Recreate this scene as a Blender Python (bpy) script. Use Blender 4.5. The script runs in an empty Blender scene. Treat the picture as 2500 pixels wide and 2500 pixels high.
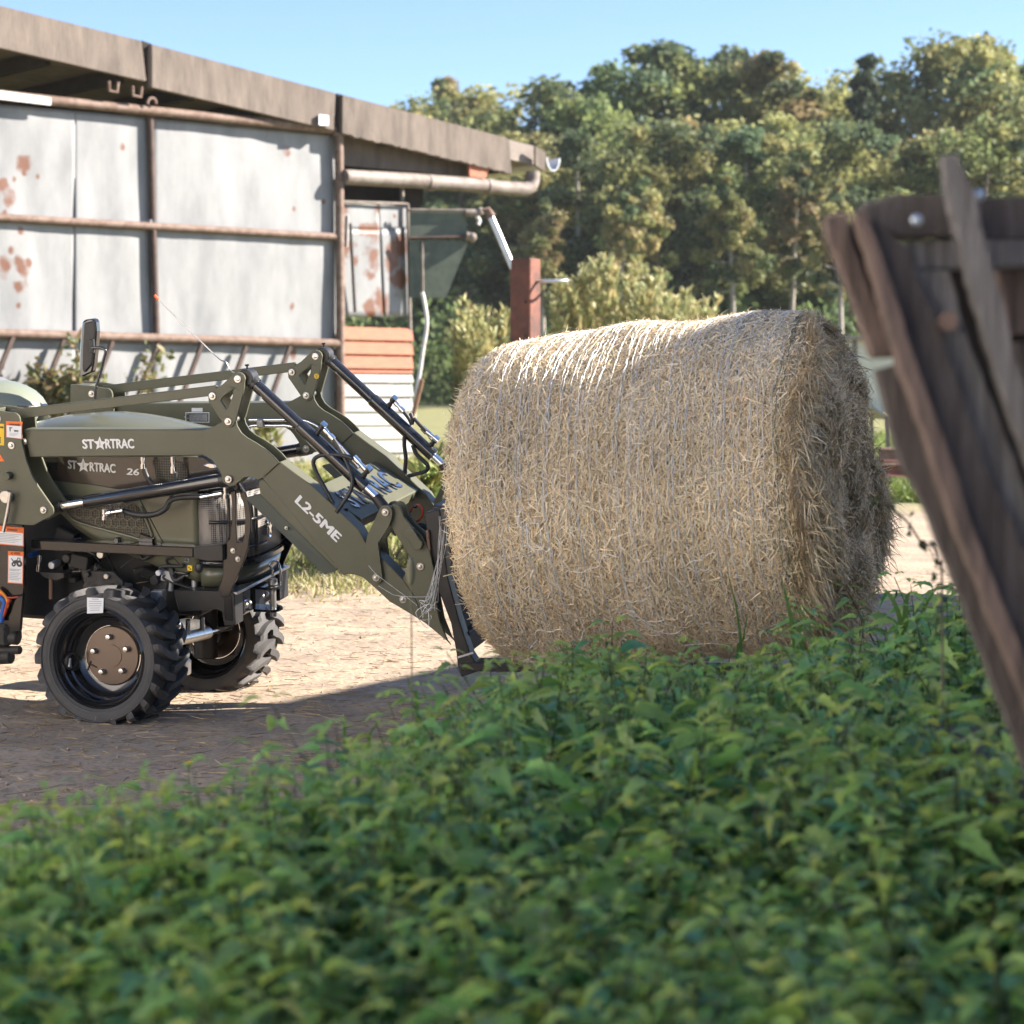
import bpy, bmesh, math, random
import numpy as np
from mathutils import Vector, Matrix, noise
from mathutils.geometry import tessellate_polygon

random.seed(7)
rng = np.random.default_rng(7)
S = bpy.context.scene
COL = S.collection
R = math.radians

# ------------------------------------------------------------------ camera
FPX, HOR, CAMH = 5300.0, 983.0, 1.30          # focal length and horizon row on a 2500 px frame
PITCH = math.atan((1250 - HOR) / FPX)
cam = bpy.data.cameras.new('camera')
camo = bpy.data.objects.new('camera', cam)
COL.objects.link(camo)
camo.location = (0, 0, CAMH)
camo.rotation_euler = (R(90) - PITCH, 0, 0)
cam.sensor_width = 36
cam.lens = 36 * FPX / 2500
cam.clip_start, cam.clip_end = 0.05, 2000
cam.dof.use_dof = True
cam.dof.focus_distance = 8.75
cam.dof.aperture_fstop = 4.1
S.camera = camo

# ------------------------------------------------------------------ sky and sun
SUN_AZ, SUN_EL = R(6), R(31)                  # azimuth from +X (right) towards +Y (away)
W = bpy.data.worlds.new('World')
S.world = W
W.use_nodes = True
nt = W.node_tree
bg = nt.nodes['Background']
sky = nt.nodes.new('ShaderNodeTexSky')
sky.sky_type = 'NISHITA'
sky.sun_disc = False
sky.sun_elevation = SUN_EL
sky.sun_rotation = R(90) - SUN_AZ
sky.air_density = 0.55
sky.dust_density = 0.25
sky.ozone_density = 2.2
nt.links.new(sky.outputs[0], bg.inputs[0])
bg.inputs[1].default_value = 0.070
sun = bpy.data.lights.new('sun', 'SUN')
sun.energy = 3.9
sun.angle = R(0.53)
sun.color = (1.0, 0.93, 0.86)
suno = bpy.data.objects.new('sun', sun)
COL.objects.link(suno)
sdir = Vector((math.cos(SUN_EL) * math.cos(SUN_AZ), math.cos(SUN_EL) * math.sin(SUN_AZ), math.sin(SUN_EL)))
suno.rotation_euler = sdir.to_track_quat('Z', 'Y').to_euler()
S.view_settings.view_transform = 'Standard'
S.view_settings.look = 'None'
S.view_settings.exposure = 2.18
S.view_settings.gamma = 1.0
S.view_settings.use_curve_mapping = False
S.view_settings.use_white_balance = True      # the camera's white balance, set for the shade
S.view_settings.white_balance_temperature = 6750
S.view_settings.white_balance_tint = 9
S.cycles.max_bounces = 6
S.cycles.diffuse_bounces = 3
S.cycles.glossy_bounces = 3
S.cycles.transmission_bounces = 3
S.cycles.transparent_max_bounces = 4
S.cycles.caustics_reflective = False
S.cycles.caustics_refractive = False

# ------------------------------------------------------------------ helpers: view rays and frames
CAM = Vector((0, 0, CAMH))
FWD = Vector((0, math.cos(PITCH), -math.sin(PITCH)))
UPV = Vector((0, math.sin(PITCH), math.cos(PITCH)))
def ray(p):
    return FWD + Vector((1, 0, 0)) * ((p[0] - 1250) / FPX) + UPV * ((1250 - p[1]) / FPX)
def at_depth(p, Y):
    d = ray(p); return CAM + d * (Y / d.y)
class Frame:
    """a local frame; L(p, y) is the local point on its plane y seen at photo point p"""
    def __init__(s, M): s.M = M; s.I = M.inverted(); s.o = s.I @ CAM; s.R3 = s.I.to_3x3()
    def L(s, p, y):
        d = s.R3 @ ray(p); t = (y - s.o.y) / d.y
        return s.o + d * t
    def at(s, p, ax, v):
        d = s.R3 @ ray(p); t = (v - s.o[ax]) / d[ax]
        return s.o + d * t
    def xz(s, pts, y):
        return [(q.x, q.z) for q in (s.L(p, y) for p in pts)]
def zf(x0, y0, k): return lambda u, v: (x0 + u * k, y0 + v * k)
Z1 = zf(0, 0, .46584); Z2 = zf(750, 150, .36232); ZA = zf(0, 700, .36232); ZB = zf(500, 800, .36232)
ZC = zf(0, 1250, .36232); ZD = zf(0, 950, .18116); ZE = zf(300, 1000, .20704); ZF = zf(850, 1150, .28463)
ZG = zf(400, 1300, .2588); ZH = zf(0, 1300, .20704); ZY = zf(0, 750, .20704); ZQ = zf(1700, 350, .41408)
ZS = zf(1700, 1100, .41408); ZZ = zf(950, 700, .2328); Z6 = zf(1250, 50, .647); ZW = zf(0, 0, 1.29400)
def mp(Z, pts): return [Z(*p) for p in pts]

GY = np.array([-50, 0, 10, 30, 100, 400, 1500.]); GZ = np.array([0, 0, 0, .5, 1.7, 3.0, 3.0])
def gz(y): return float(np.interp(y, GY, GZ))

# ------------------------------------------------------------------ helpers: materials
MATS = {}
def mat(name, col, rough=.6, metal=0.0, col2=None, vs=8.0, lo=.35, hi=.65, bump=0.0, bs=80.0, coat=0.0, spec=.5, stretch=None, transl=0.0, attr=None, rand=0.0):
    m = bpy.data.materials.new(name); m.use_nodes = True
    t = m.node_tree; n = t.nodes; l = t.links
    b = n['Principled BSDF']
    b.inputs['Roughness'].default_value = rough
    b.inputs['Metallic'].default_value = metal
    b.inputs['Specular IOR Level'].default_value = spec
    b.inputs['Coat Weight'].default_value = coat
    b.inputs['Coat Roughness'].default_value = .08
    tc = n.new('ShaderNodeTexCoord'); vec = tc.outputs['Object']
    if stretch:
        mpn = n.new('ShaderNodeMapping'); mpn.inputs['Scale'].default_value = stretch
        l.new(vec, mpn.inputs[0]); vec = mpn.outputs[0]
    c = None
    if attr:
        a = n.new('ShaderNodeAttribute'); a.attribute_name = attr; c = a.outputs['Color']
    if col2 is not None:
        nz = n.new('ShaderNodeTexNoise'); nz.inputs['Scale'].default_value = vs; nz.inputs['Detail'].default_value = 7
        nz.inputs['Roughness'].default_value = .62
        l.new(vec, nz.inputs['Vector'])
        rp = n.new('ShaderNodeMapRange'); rp.inputs[1].default_value = lo; rp.inputs[2].default_value = hi
        l.new(nz.outputs['Fac'], rp.inputs[0])
        mx = n.new('ShaderNodeMix'); mx.data_type = 'RGBA'
        mx.inputs[6].default_value = (*col, 1); mx.inputs[7].default_value = (*col2, 1)
        l.new(rp.outputs[0], mx.inputs[0])
        if c is not None:
            mm = n.new('ShaderNodeMix'); mm.data_type = 'RGBA'; mm.blend_type = 'MULTIPLY'; mm.inputs[0].default_value = 1
            l.new(c, mm.inputs[6]); l.new(mx.outputs[2], mm.inputs[7]); c = mm.outputs[2]
        else: c = mx.outputs[2]
    if rand and c is not None:
        oi = n.new('ShaderNodeObjectInfo'); hs = n.new('ShaderNodeHueSaturation')
        r1 = n.new('ShaderNodeMapRange'); r1.inputs[3].default_value = .5 - rand * .012; r1.inputs[4].default_value = .5 + rand * .03
        l.new(oi.outputs['Random'], r1.inputs[0]); l.new(r1.outputs[0], hs.inputs['Hue'])
        r2 = n.new('ShaderNodeMapRange'); r2.inputs[3].default_value = 1 - rand * .22; r2.inputs[4].default_value = 1 + rand * .25
        ml = n.new('ShaderNodeMath'); ml.operation = 'FRACT'; mu = n.new('ShaderNodeMath'); mu.operation = 'MULTIPLY'; mu.inputs[1].default_value = 7.31
        l.new(oi.outputs['Random'], mu.inputs[0]); l.new(mu.outputs[0], ml.inputs[0]); l.new(ml.outputs[0], r2.inputs[0])
        l.new(r2.outputs[0], hs.inputs['Value']); l.new(c, hs.inputs['Color']); c = hs.outputs[0]
    if c is not None: l.new(c, b.inputs['Base Color'])
    else: b.inputs['Base Color'].default_value = (*col, 1)
    if bump:
        nb = n.new('ShaderNodeTexNoise'); nb.inputs['Scale'].default_value = bs; nb.inputs['Detail'].default_value = 5
        l.new(vec, nb.inputs['Vector'])
        bp = n.new('ShaderNodeBump'); bp.inputs['Strength'].default_value = bump; bp.inputs['Distance'].default_value = .01
        l.new(nb.outputs['Fac'], bp.inputs['Height']); l.new(bp.outputs[0], b.inputs['Normal'])
    if transl:
        tr = n.new('ShaderNodeBsdfTranslucent'); ms = n.new('ShaderNodeMixShader'); ms.inputs[0].default_value = transl
        if c is not None: l.new(c, tr.inputs[0])
        else: tr.inputs[0].default_value = (*col, 1)
        out = n['Material Output']
        l.new(b.outputs[0], ms.inputs[1]); l.new(tr.outputs[0], ms.inputs[2]); l.new(ms.outputs[0], out.inputs[0])
    MATS[name] = m
    return m

# ------------------------------------------------------------------ helpers: meshes
class MB:
    def __init__(s): s.v = []; s.f = []
    def add(s, vs, fs):
        o = len(s.v); s.v += [tuple(v) for v in vs]; s.f += [tuple(i + o for i in f) for f in fs]; return s
    def hexa(s, c):   # 8 corners: bottom 4, top 4
        return s.add(c, [(3, 2, 1, 0), (4, 5, 6, 7), (0, 1, 5, 4), (1, 2, 6, 5), (2, 3, 7, 6), (3, 0, 4, 7)])
    def box(s, c, d, M=None):
        c = Vector(c); x, y, z = d[0] / 2, d[1] / 2, d[2] / 2
        p = [Vector(q) for q in ((-x, -y, -z), (x, -y, -z), (x, y, -z), (-x, y, -z), (-x, -y, z), (x, -y, z), (x, y, z), (-x, y, z))]
        if M is not None: p = [M @ q for q in p]
        return s.hexa([q + c for q in p])
    def bar(s, a, b, w, h, up=(0, 0, 1)):
        a, b = Vector(a), Vector(b); t = (b - a).normalized(); r = t.cross(Vector(up)).normalized(); u = r.cross(t)
        c = []
        for q in (a, b):
            c += [q - r * w / 2 - u * h / 2, q + r * w / 2 - u * h / 2, q + r * w / 2 + u * h / 2, q - r * w / 2 + u * h / 2]
        return s.hexa(c)
    def prism(s, poly, y0, y1, holes=()):
        loops = [list(poly)] + [list(h) for h in holes]
        tris = tessellate_polygon([[Vector((p[0], p[1], 0)) for p in lp] for lp in loops])
        flat = [p for lp in loops for p in lp]; n = len(flat)
        vs = [(p[0], y0, p[1]) for p in flat] + [(p[0], y1, p[1]) for p in flat]
        fs = []
        for a, b, c in tris:
            A, B, C_ = flat[a], flat[b], flat[c]
            cr = (B[0] - A[0]) * (C_[1] - A[1]) - (B[1] - A[1]) * (C_[0] - A[0])
            if cr < 0: b, c = c, b
            fs += [(a, b, c), (c + n, b + n, a + n)] if y0 < y1 else [(c, b, a), (a + n, b + n, c + n)]
        o = 0
        for k, lp in enumerate(loops):
            m = len(lp)
            area = sum(lp[i][0] * lp[(i + 1) % m][1] - lp[(i + 1) % m][0] * lp[i][1] for i in range(m))
            fl = (area > 0) == (k == 0)
            if y0 > y1: fl = not fl
            for i in range(m):
                a, b = o + i, o + (i + 1) % m
                fs.append((b, a, a + n, b + n) if fl else (a, b, b + n, a + n))
            o += m
        return s.add(vs, fs)
    def tube(s, pts, r, n=10, caps=True):
        pts = [Vector(p) for p in pts]; k = len(pts)
        rs = r if isinstance(r, (list, tuple)) else [r] * k
        t0 = (pts[1] - pts[0]).normalized()
        ref = Vector((0, 0, 1)) if abs(t0.z) < .9 else Vector((1, 0, 0))
        nx = t0.cross(ref).normalized(); vs = []
        for i, p in enumerate(pts):
            t = (pts[min(i + 1, k - 1)] - pts[max(i - 1, 0)]).normalized()
            nx = (nx - t * nx.dot(t)).normalized(); ny = t.cross(nx)
            for j in range(n):
                a = 2 * math.pi * j / n
                vs.append(p + (nx * math.cos(a) + ny * math.sin(a)) * rs[i])
        fs = [(i * n + j, i * n + (j + 1) % n, (i + 1) * n + (j + 1) % n, (i + 1) * n + j) for i in range(k - 1) for j in range(n)]
        if caps: fs += [tuple(range(n - 1, -1, -1)), tuple(range((k - 1) * n, k * n))]
        return s.add(vs, fs)
    def lathe(s, prof, n=32, c=(0, 0, 0), M=None, close=False):   # prof: (radius, y); axis = y
        vs = []; k = len(prof); c = Vector(c)
        for (r, y) in prof:
            for j in range(n):
                a = 2 * math.pi * j / n
                q = Vector((r * math.cos(a), y, r * math.sin(a)))
                if M is not None: q = M @ q
                vs.append(q + c)
        fs = [(i * n + j, (i + 1) * n + j, (i + 1) * n + (j + 1) % n, i * n + (j + 1) % n) for i in range(k - 1) for j in range(n)]
        if close: fs += [((k - 1) * n + j, j, (j + 1) % n, (k - 1) * n + (j + 1) % n) for j in range(n)]
        return s.add(vs, fs)
    def disc(s, c, r, y0, y1, n=20):   # a short cylinder along y (c = local x, z)
        return s.lathe([(0.0004, y0), (r, y0), (r, y1), (.0004, y1)], n, (c[0], 0, c[1]))
    def ball(s, c, r, n=10, sc=(1, 1, 1)):
        vs = []; fs = []; c = Vector(c)
        for i in range(n + 1):
            th = math.pi * i / n
            for j in range(n * 2):
                ph = math.pi * j / n
                vs.append(c + Vector((r * sc[0] * math.sin(th) * math.cos(ph), r * sc[1] * math.sin(th) * math.sin(ph), r * sc[2] * math.cos(th))))
        m = n * 2
        fs = [(i * m + j, (i + 1) * m + j, (i + 1) * m + (j + 1) % m, i * m + (j + 1) % m) for i in range(n) for j in range(m)]
        return s.add(vs, fs)
    def loft(s, rings, capa=True, capb=True, closed=True):
        n = len(rings[0]); vs = [p for r_ in rings for p in r_]; fs = []
        for i in range(len(rings) - 1):
            for j in range(n if closed else n - 1):
                fs.append((i * n + j, i * n + (j + 1) % n, (i + 1) * n + (j + 1) % n, (i + 1) * n + j))
        if capa: fs.append(tuple(range(n - 1, -1, -1)))
        if capb: fs.append(tuple(range((len(rings) - 1) * n, len(rings) * n)))
        return s.add(vs, fs)
    def build(s, name, m, parent=None, smooth=35, bevel=0, seg=1):
        me = bpy.data.meshes.new(name); me.from_pydata(s.v, [], s.f); me.update()
        bm = bmesh.new(); bm.from_mesh(me); bmesh.ops.remove_doubles(bm, verts=bm.verts, dist=1e-6)
        bmesh.ops.recalc_face_normals(bm, faces=bm.faces); bm.to_mesh(me); bm.free()
        if smooth:
            me.polygons.foreach_set('use_smooth', [True] * len(me.polygons)); me.set_sharp_from_angle(angle=R(smooth))
        me.materials.append(MATS[m] if isinstance(m, str) else m)
        o = bpy.data.objects.new(name, me); COL.objects.link(o)
        if parent is not None: o.parent = parent
        if bevel:
            b = o.modifiers.new('bevel', 'BEVEL'); b.width = bevel; b.segments = seg; b.limit_method = 'ANGLE'; b.angle_limit = R(38)
            b.harden_normals = False
        return o
def crv(pts, n=6):
    """Catmull-Rom through points"""
    pts = [Vector(p) for p in pts]; out = []
    for i in range(len(pts) - 1):
        p0, p1, p2, p3 = pts[max(i - 1, 0)], pts[i], pts[i + 1], pts[min(i + 2, len(pts) - 1)]
        for k in range(n):
            t = k / n
            out.append(.5 * ((2 * p1) + (p2 - p0) * t + (2 * p0 - 5 * p1 + 4 * p2 - p3) * t * t + (3 * p1 - p0 - 3 * p2 + p3) * t ** 3))
    out.append(pts[-1]); return out
def tag(o, label=None, cat=None, group=None, kind=None):
    if label: o['label'] = label
    if cat: o['category'] = cat
    if group: o['group'] = group
    if kind: o['kind'] = kind
    return o
def empty(name, M, label=None, cat=None, group=None):
    o = bpy.data.objects.new(name, None); COL.objects.link(o); o.empty_display_size = .2
    o.matrix_world = M
    return tag(o, label, cat, group)
def npmesh(name, V, F, m, parent=None, tint=None, smooth=False):
    V = np.asarray(V, dtype=np.float32); F = np.asarray(F, dtype=np.int32); k = F.shape[1]
    me = bpy.data.meshes.new(name)
    me.vertices.add(len(V)); me.vertices.foreach_set('co', V.ravel())
    me.loops.add(F.size); me.loops.foreach_set('vertex_index', F.ravel())
    me.polygons.add(len(F)); me.polygons.foreach_set('loop_start', np.arange(0, F.size, k, dtype=np.int32))
    if tint is not None:
        a = me.attributes.new('tint', 'FLOAT_COLOR', 'POINT')
        c = np.ones((len(V), 4), np.float32); c[:, :3] = tint; a.data.foreach_set('color', c.ravel())
    me.update(calc_edges=True)
    if smooth: me.polygons.foreach_set('use_smooth', np.ones(len(F), bool))
    me.materials.append(MATS[m])
    o = bpy.data.objects.new(name, me); COL.objects.link(o)
    if parent is not None: o.parent = parent
    return o
def unit(a): return a / np.maximum(np.linalg.norm(a, axis=-1, keepdims=True), 1e-9)
def ribbons(P, D, Ln, Wd, bend=.15, droop=0.0, seg=2, nrm=None):
    """P start, D direction, length, width -> (V, F, owner) of thin curved ribbons"""
    N = len(P); D = unit(D)
    rv = rng.normal(size=(N, 3)) if nrm is None else nrm + rng.normal(size=(N, 3)) * .35
    side = unit(np.cross(D, rv)); up = np.cross(side, D)
    b = rng.normal(size=(N, 1)) * bend * Ln[:, None]
    V = []
    for i in range(seg + 1):
        t = i / seg
        c = P + D * (Ln[:, None] * t) + up * b * (4 * t * (1 - t)) * .5
        c[:, 2] -= droop * Ln * t * t
        w = (Wd * (1 - .75 * t ** 3))[:, None] / 2
        V += [c - side * w, c + side * w]
    V = np.stack(V, 1)
    K = 2 * (seg + 1); base = (np.arange(N) * K)[:, None]
    F = np.concatenate([base + np.array([[2 * i, 2 * i + 1, 2 * i + 3, 2 * i + 2]]) for i in range(seg)], 0)
    return V.reshape(-1, 3), F, np.repeat(np.arange(N), K)
# ------------------------------------------------------------------ materials
mat('dirt', (.43, .33, .235), .95, col2=(.29, .22, .16), vs=3.2, lo=.38, hi=.66, bump=.9, bs=30)
mat('straw_bits', (.62, .5, .32), .8, attr='tint', col2=(.5, .4, .25), vs=30)
mat('stone', (.40, .31, .25), .9, col2=(.28, .22, .18), vs=20)
mat('grass', (1, 1, 1), .6, attr='tint', col2=(.8, .8, .8), vs=3, transl=.3)
mat('leaf', (1, 1, 1), .6, attr='tint', col2=(.75, .75, .75), vs=.8, transl=.42, rand=1.0, spec=.25)
mat('nettle_leaf', (1, 1, 1), .33, attr='tint', col2=(.8, .8, .8), vs=25, bump=.3, bs=160, transl=.46, spec=.55)
mat('bark', (.16, .12, .09), .95, col2=(.08, .065, .05), vs=14, bump=.5, bs=30)
mat('pale_bark', (.42, .38, .32), .9, col2=(.22, .19, .16), vs=9, bump=.3, bs=20)
mat('concrete', (.195, .158, .132), .92, col2=(.10, .082, .07), vs=2.6, lo=.32, hi=.68, stretch=(2.2, 1, .5), bump=.7, bs=26)
mat('roof_sheet', (.30, .25, .22), .9, col2=(.2, .17, .15), vs=4, bump=.3, bs=20)
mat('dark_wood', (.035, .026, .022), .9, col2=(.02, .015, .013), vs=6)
mat('rust_pipe', (.13, .078, .056), .75, col2=(.20, .14, .11), vs=9, lo=.4, hi=.6, bump=.3, bs=60)
mat('rust_dark', (.045, .028, .024), .8, col2=(.085, .052, .04), vs=7, bump=.3, bs=60)
mat('pale_pipe', (.62, .6, .57), .6, col2=(.4, .27, .18), vs=6, lo=.52, hi=.72)
mat('galv', (.62, .64, .66), .4, metal=.6, col2=(.5, .5, .5), vs=9)
mat('grey_pipe', (.24, .205, .18), .7, col2=(.12, .09, .075), vs=5, lo=.42, hi=.66)
mat('orange_board', (.40, .145, .08), .75, col2=(.31, .105, .06), vs=7, stretch=(1, 1, 6), bump=.2, bs=30)
mat('white_board', (.38, .372, .36), .7, col2=(.31, .30, .29), vs=5, stretch=(1, 1, 5), bump=.15, bs=30)
mat('flap_green', (.115, .135, .10), .5, col2=(.06, .08, .06), vs=5, transl=.12)
mat('cream', (.72, .68, .56), .8, col2=(.62, .58, .48), vs=2)
mat('red_brown', (.20, .068, .04), .75, col2=(.085, .035, .026), vs=5, lo=.38, hi=.62, bump=.2, bs=60)
mat('brown_stake', (.36, .2, .12), .9, col2=(.25, .13, .08), vs=9)
mat('old_wood', (.13, .11, .102), .85, col2=(.06, .048, .045), vs=9, stretch=(7, 7, .6), bump=1.0, bs=40)
mat('old_wood_grey', (.28, .265, .255), .85, col2=(.11, .10, .095), vs=9, stretch=(7, 7, .6), bump=1.0, bs=40)
mat('old_wood_brown', (.22, .155, .13), .8, col2=(.075, .055, .048), vs=7, stretch=(6, 6, .6), bump=1.0, bs=40)
mat('pale_bolt', (.5, .56, .6), .35, metal=.7)

def sheet_mat(name, spots, seed=0.0):
    """white painted sheet metal with grey staining and rust patches at given (x, z, r)"""
    m = mat(name, (.26, .262, .264), .5, col2=(.15, .156, .163), vs=1.1, lo=.36, hi=.72, stretch=(2.2, 1, .8), bump=.05, bs=3)
    t = m.node_tree; n = t.nodes; l = t.links; b = n['Principled BSDF']
    src = b.inputs['Base Color'].links[0].from_socket
    tc = n.new('ShaderNodeTexCoord'); nz = n.new('ShaderNodeTexNoise'); nz.inputs['Scale'].default_value = 4.5; nz.inputs['Detail'].default_value = 6
    mpn = n.new('ShaderNodeMapping'); mpn.inputs['Location'].default_value = (seed, seed * 2, 0)
    l.new(tc.outputs['Object'], mpn.inputs[0]); l.new(mpn.outputs[0], nz.inputs['Vector'])
    total = None
    for (x, z, r) in spots:
        d = n.new('ShaderNodeVectorMath'); d.operation = 'MULTIPLY_ADD'
        d.inputs[1].default_value = (1, 0, .8); d.inputs[2].default_value = (-x, 0, -z * .8)
        l.new(tc.outputs['Object'], d.inputs[0])
        ln = n.new('ShaderNodeVectorMath'); ln.operation = 'LENGTH'; l.new(d.outputs[0], ln.inputs[0])
        mr = n.new('ShaderNodeMapRange'); mr.inputs[1].default_value = 0; mr.inputs[2].default_value = r * 2
        mr.inputs[3].default_value = 1; mr.inputs[4].default_value = 0
        l.new(ln.outputs['Value'], mr.inputs[0])
        if total is None: total = mr.outputs[0]
        else:
            mx = n.new('ShaderNodeMath'); mx.operation = 'MAXIMUM'; l.new(total, mx.inputs[0]); l.new(mr.outputs[0], mx.inputs[1]); total = mx.outputs[0]
    ad = n.new('ShaderNodeMath'); ad.operation = 'MULTIPLY_ADD'; ad.inputs[1].default_value = 1.6; ad.inputs[2].default_value = -.8
    l.new(nz.outputs['Fac'], ad.inputs[0])
    sm = n.new('ShaderNodeMath'); sm.operation = 'ADD'; l.new(total, sm.inputs[0]); l.new(ad.outputs[0], sm.inputs[1])
    mr = n.new('ShaderNodeMapRange'); mr.inputs[1].default_value = .52; mr.inputs[2].default_value = .80; l.new(sm.outputs[0], mr.inputs[0])
    mix = n.new('ShaderNodeMix'); mix.data_type = 'RGBA'; mix.inputs[7].default_value = (.13, .05, .025, 1)
    l.new(mr.outputs[0], mix.inputs[0]); l.new(src, mix.inputs[6]); l.new(mix.outputs[2], b.inputs['Base Color'])
    return m

# ------------------------------------------------------------------ ground
def make_ground():
    xs = np.concatenate([np.linspace(-400, -14, 24), np.linspace(-13, 13, 210), np.linspace(14, 400, 24)])
    ys = np.concatenate([np.linspace(-120, -2, 12), np.linspace(-1, 16, 240), np.linspace(16.5, 60, 60), np.linspace(64, 1200, 50)])
    X, Y = np.meshgrid(xs, ys); Z = np.interp(Y, GY, GZ)
    for f, a in ((.7, .018), (1.9, .010), (4.6, .007), (9.0, .005)):
        ph = rng.uniform(0, 6.28, 8); fx = rng.normal(size=8); fy = rng.normal(size=8)
        s = sum(np.sin(f * 2 * (X * fx[i] + Y * fy[i]) + ph[i]) for i in range(8)) / 4
        Z = Z + a * s * ((np.abs(X) < 13.5) & (Y > 4) & (Y < 30))
    nx, ny = len(xs), len(ys)
    idx = np.arange(nx * ny).reshape(ny, nx)
    F = np.stack([idx[:-1, :-1], idx[:-1, 1:], idx[1:, 1:], idx[1:, :-1]], -1).reshape(-1, 4)
    o = npmesh('ground', np.stack([X, Y, Z], -1).reshape(-1, 3), F, 'dirt', smooth=True)
    m = MATS['dirt']; t = m.node_tree; n = t.nodes; l = t.links; b = n['Principled BSDF']
    src = b.inputs['Base Color'].links[0].from_socket
    tc = n.new('ShaderNodeTexCoord'); sx = n.new('ShaderNodeSeparateXYZ'); l.new(tc.outputs['Object'], sx.inputs[0])
    nz = n.new('ShaderNodeTexNoise'); nz.inputs['Scale'].default_value = .55; nz.inputs['Detail'].default_value = 8; nz.inputs['Roughness'].default_value = .7
    l.new(tc.outputs['Object'], nz.inputs['Vector'])
    ma = n.new('ShaderNodeMath'); ma.operation = 'MULTIPLY_ADD'; ma.inputs[1].default_value = 9; ma.inputs[2].default_value = -4.5; l.new(nz.outputs['Fac'], ma.inputs[0])
    # the yard runs further back on the right
    mx0 = n.new('ShaderNodeMapRange'); mx0.inputs[1].default_value = .5; mx0.inputs[2].default_value = 3.5; mx0.inputs[3].default_value = 0; mx0.inputs[4].default_value = 7.0
    l.new(sx.outputs['X'], mx0.inputs[0])
    a1 = n.new('ShaderNodeMath'); a1.operation = 'ADD'; l.new(sx.outputs['Y'], a1.inputs[0]); l.new(ma.outputs[0], a1.inputs[1])
    a2 = n.new('ShaderNodeMath'); a2.operation = 'SUBTRACT'; l.new(a1.outputs[0], a2.inputs[0]); l.new(mx0.outputs[0], a2.inputs[1])
    mr = n.new('ShaderNodeMapRange'); mr.inputs[1].default_value = 13.6; mr.inputs[2].default_value = 15.2; l.new(a2.outputs[0], mr.inputs[0])
    n2 = n.new('ShaderNodeTexNoise'); n2.inputs['Scale'].default_value = 2.2; n2.inputs['Detail'].default_value = 7; l.new(tc.outputs['Object'], n2.inputs['Vector'])
    r2 = n.new('ShaderNodeMapRange'); r2.inputs[1].default_value = .35; r2.inputs[2].default_value = .7; l.new(n2.outputs['Fac'], r2.inputs[0])
    g = n.new('ShaderNodeMix'); g.data_type = 'RGBA'; g.inputs[6].default_value = (.15, .17, .05, 1); g.inputs[7].default_value = (.30, .25, .11, 1); l.new(r2.outputs[0], g.inputs[0])
    mix = n.new('ShaderNodeMix'); mix.data_type = 'RGBA'; l.new(mr.outputs[0], mix.inputs[0]); l.new(src, mix.inputs[6]); l.new(g.outputs[2], mix.inputs[7])
    # small dark clods and pale bits
    vo = n.new('ShaderNodeTexNoise'); vo.inputs['Detail'].default_value = 6; vo.inputs['Scale'].default_value = 34; l.new(tc.outputs['Object'], vo.inputs['Vector'])
    rv = n.new('ShaderNodeMapRange'); rv.inputs[1].default_value = .3; rv.inputs[2].default_value = .52; rv.inputs[3].default_value = .62; rv.inputs[4].default_value = 1.0; l.new(vo.outputs['Fac'], rv.inputs[0])
    mm = n.new('ShaderNodeMix'); mm.data_type = 'RGBA'; mm.blend_type = 'MULTIPLY'; mm.inputs[0].default_value = 1
    l.new(mix.outputs[2], mm.inputs[6]); l.new(rv.outputs[0], mm.inputs[7]); l.new(mm.outputs[2], b.inputs['Base Color'])
    tag(o, kind='structure')
make_ground()

def litter():
    N = 8500
    Y = 6.4 + 8.5 * rng.random(N) ** 1.2; X = rng.uniform(-.30, .30, N) * Y
    P = np.stack([X, Y, np.interp(Y, GY, GZ) + .014 + .012 * rng.random(N)], -1)
    a = rng.uniform(0, 2 * math.pi, N); D = np.stack([np.cos(a), np.sin(a), rng.normal(size=N) * .06], -1)
    Ln = rng.uniform(.02, .13, N) * (1 + (rng.random(N) > .95) * 1.2)
    V, F, ow = ribbons(P, D, Ln, np.full(N, .003), bend=.2, nrm=np.array([[0, 1., 0]]))
    V[:, 2] = np.maximum(V[:, 2], np.interp(V[:, 1], GY, GZ) + .012)
    c = np.array([.9, .82, .7]) * rng.uniform(.35, .95, (N, 1))
    o = npmesh('straw_litter', V, F, 'straw_bits', tint=c[ow])
    tag(o, 'loose straw and chaff scattered over the trodden dirt yard', 'straw', kind='stuff')
    # little clods
    mb = MB()
    for i in range(420):
        y = 6.6 + 7 * random.random() ** 1.4; x = random.uniform(-.27, .2) * y; r = random.uniform(.004, .012)
        vs = [(x + r * random.uniform(.7, 1.2) * a, y + r * random.uniform(.7, 1.2) * b_, gz(y) + .01 + r * .7 * c_) for a, b_, c_ in ((1, 0, 0), (-1, 0, 0), (0, 1, 0), (0, -1, 0), (0, 0, 1), (0, 0, -1))]
        mb.add(vs, [(0, 2, 4), (2, 1, 4), (1, 3, 4), (3, 0, 4), (2, 0, 5), (1, 2, 5), (3, 1, 5), (0, 3, 5)])
    tag(mb.build('dirt_clods', 'stone', smooth=0), 'small dry clods and pebbles lying on the yard', 'pebbles', kind='stuff')
litter()

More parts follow.
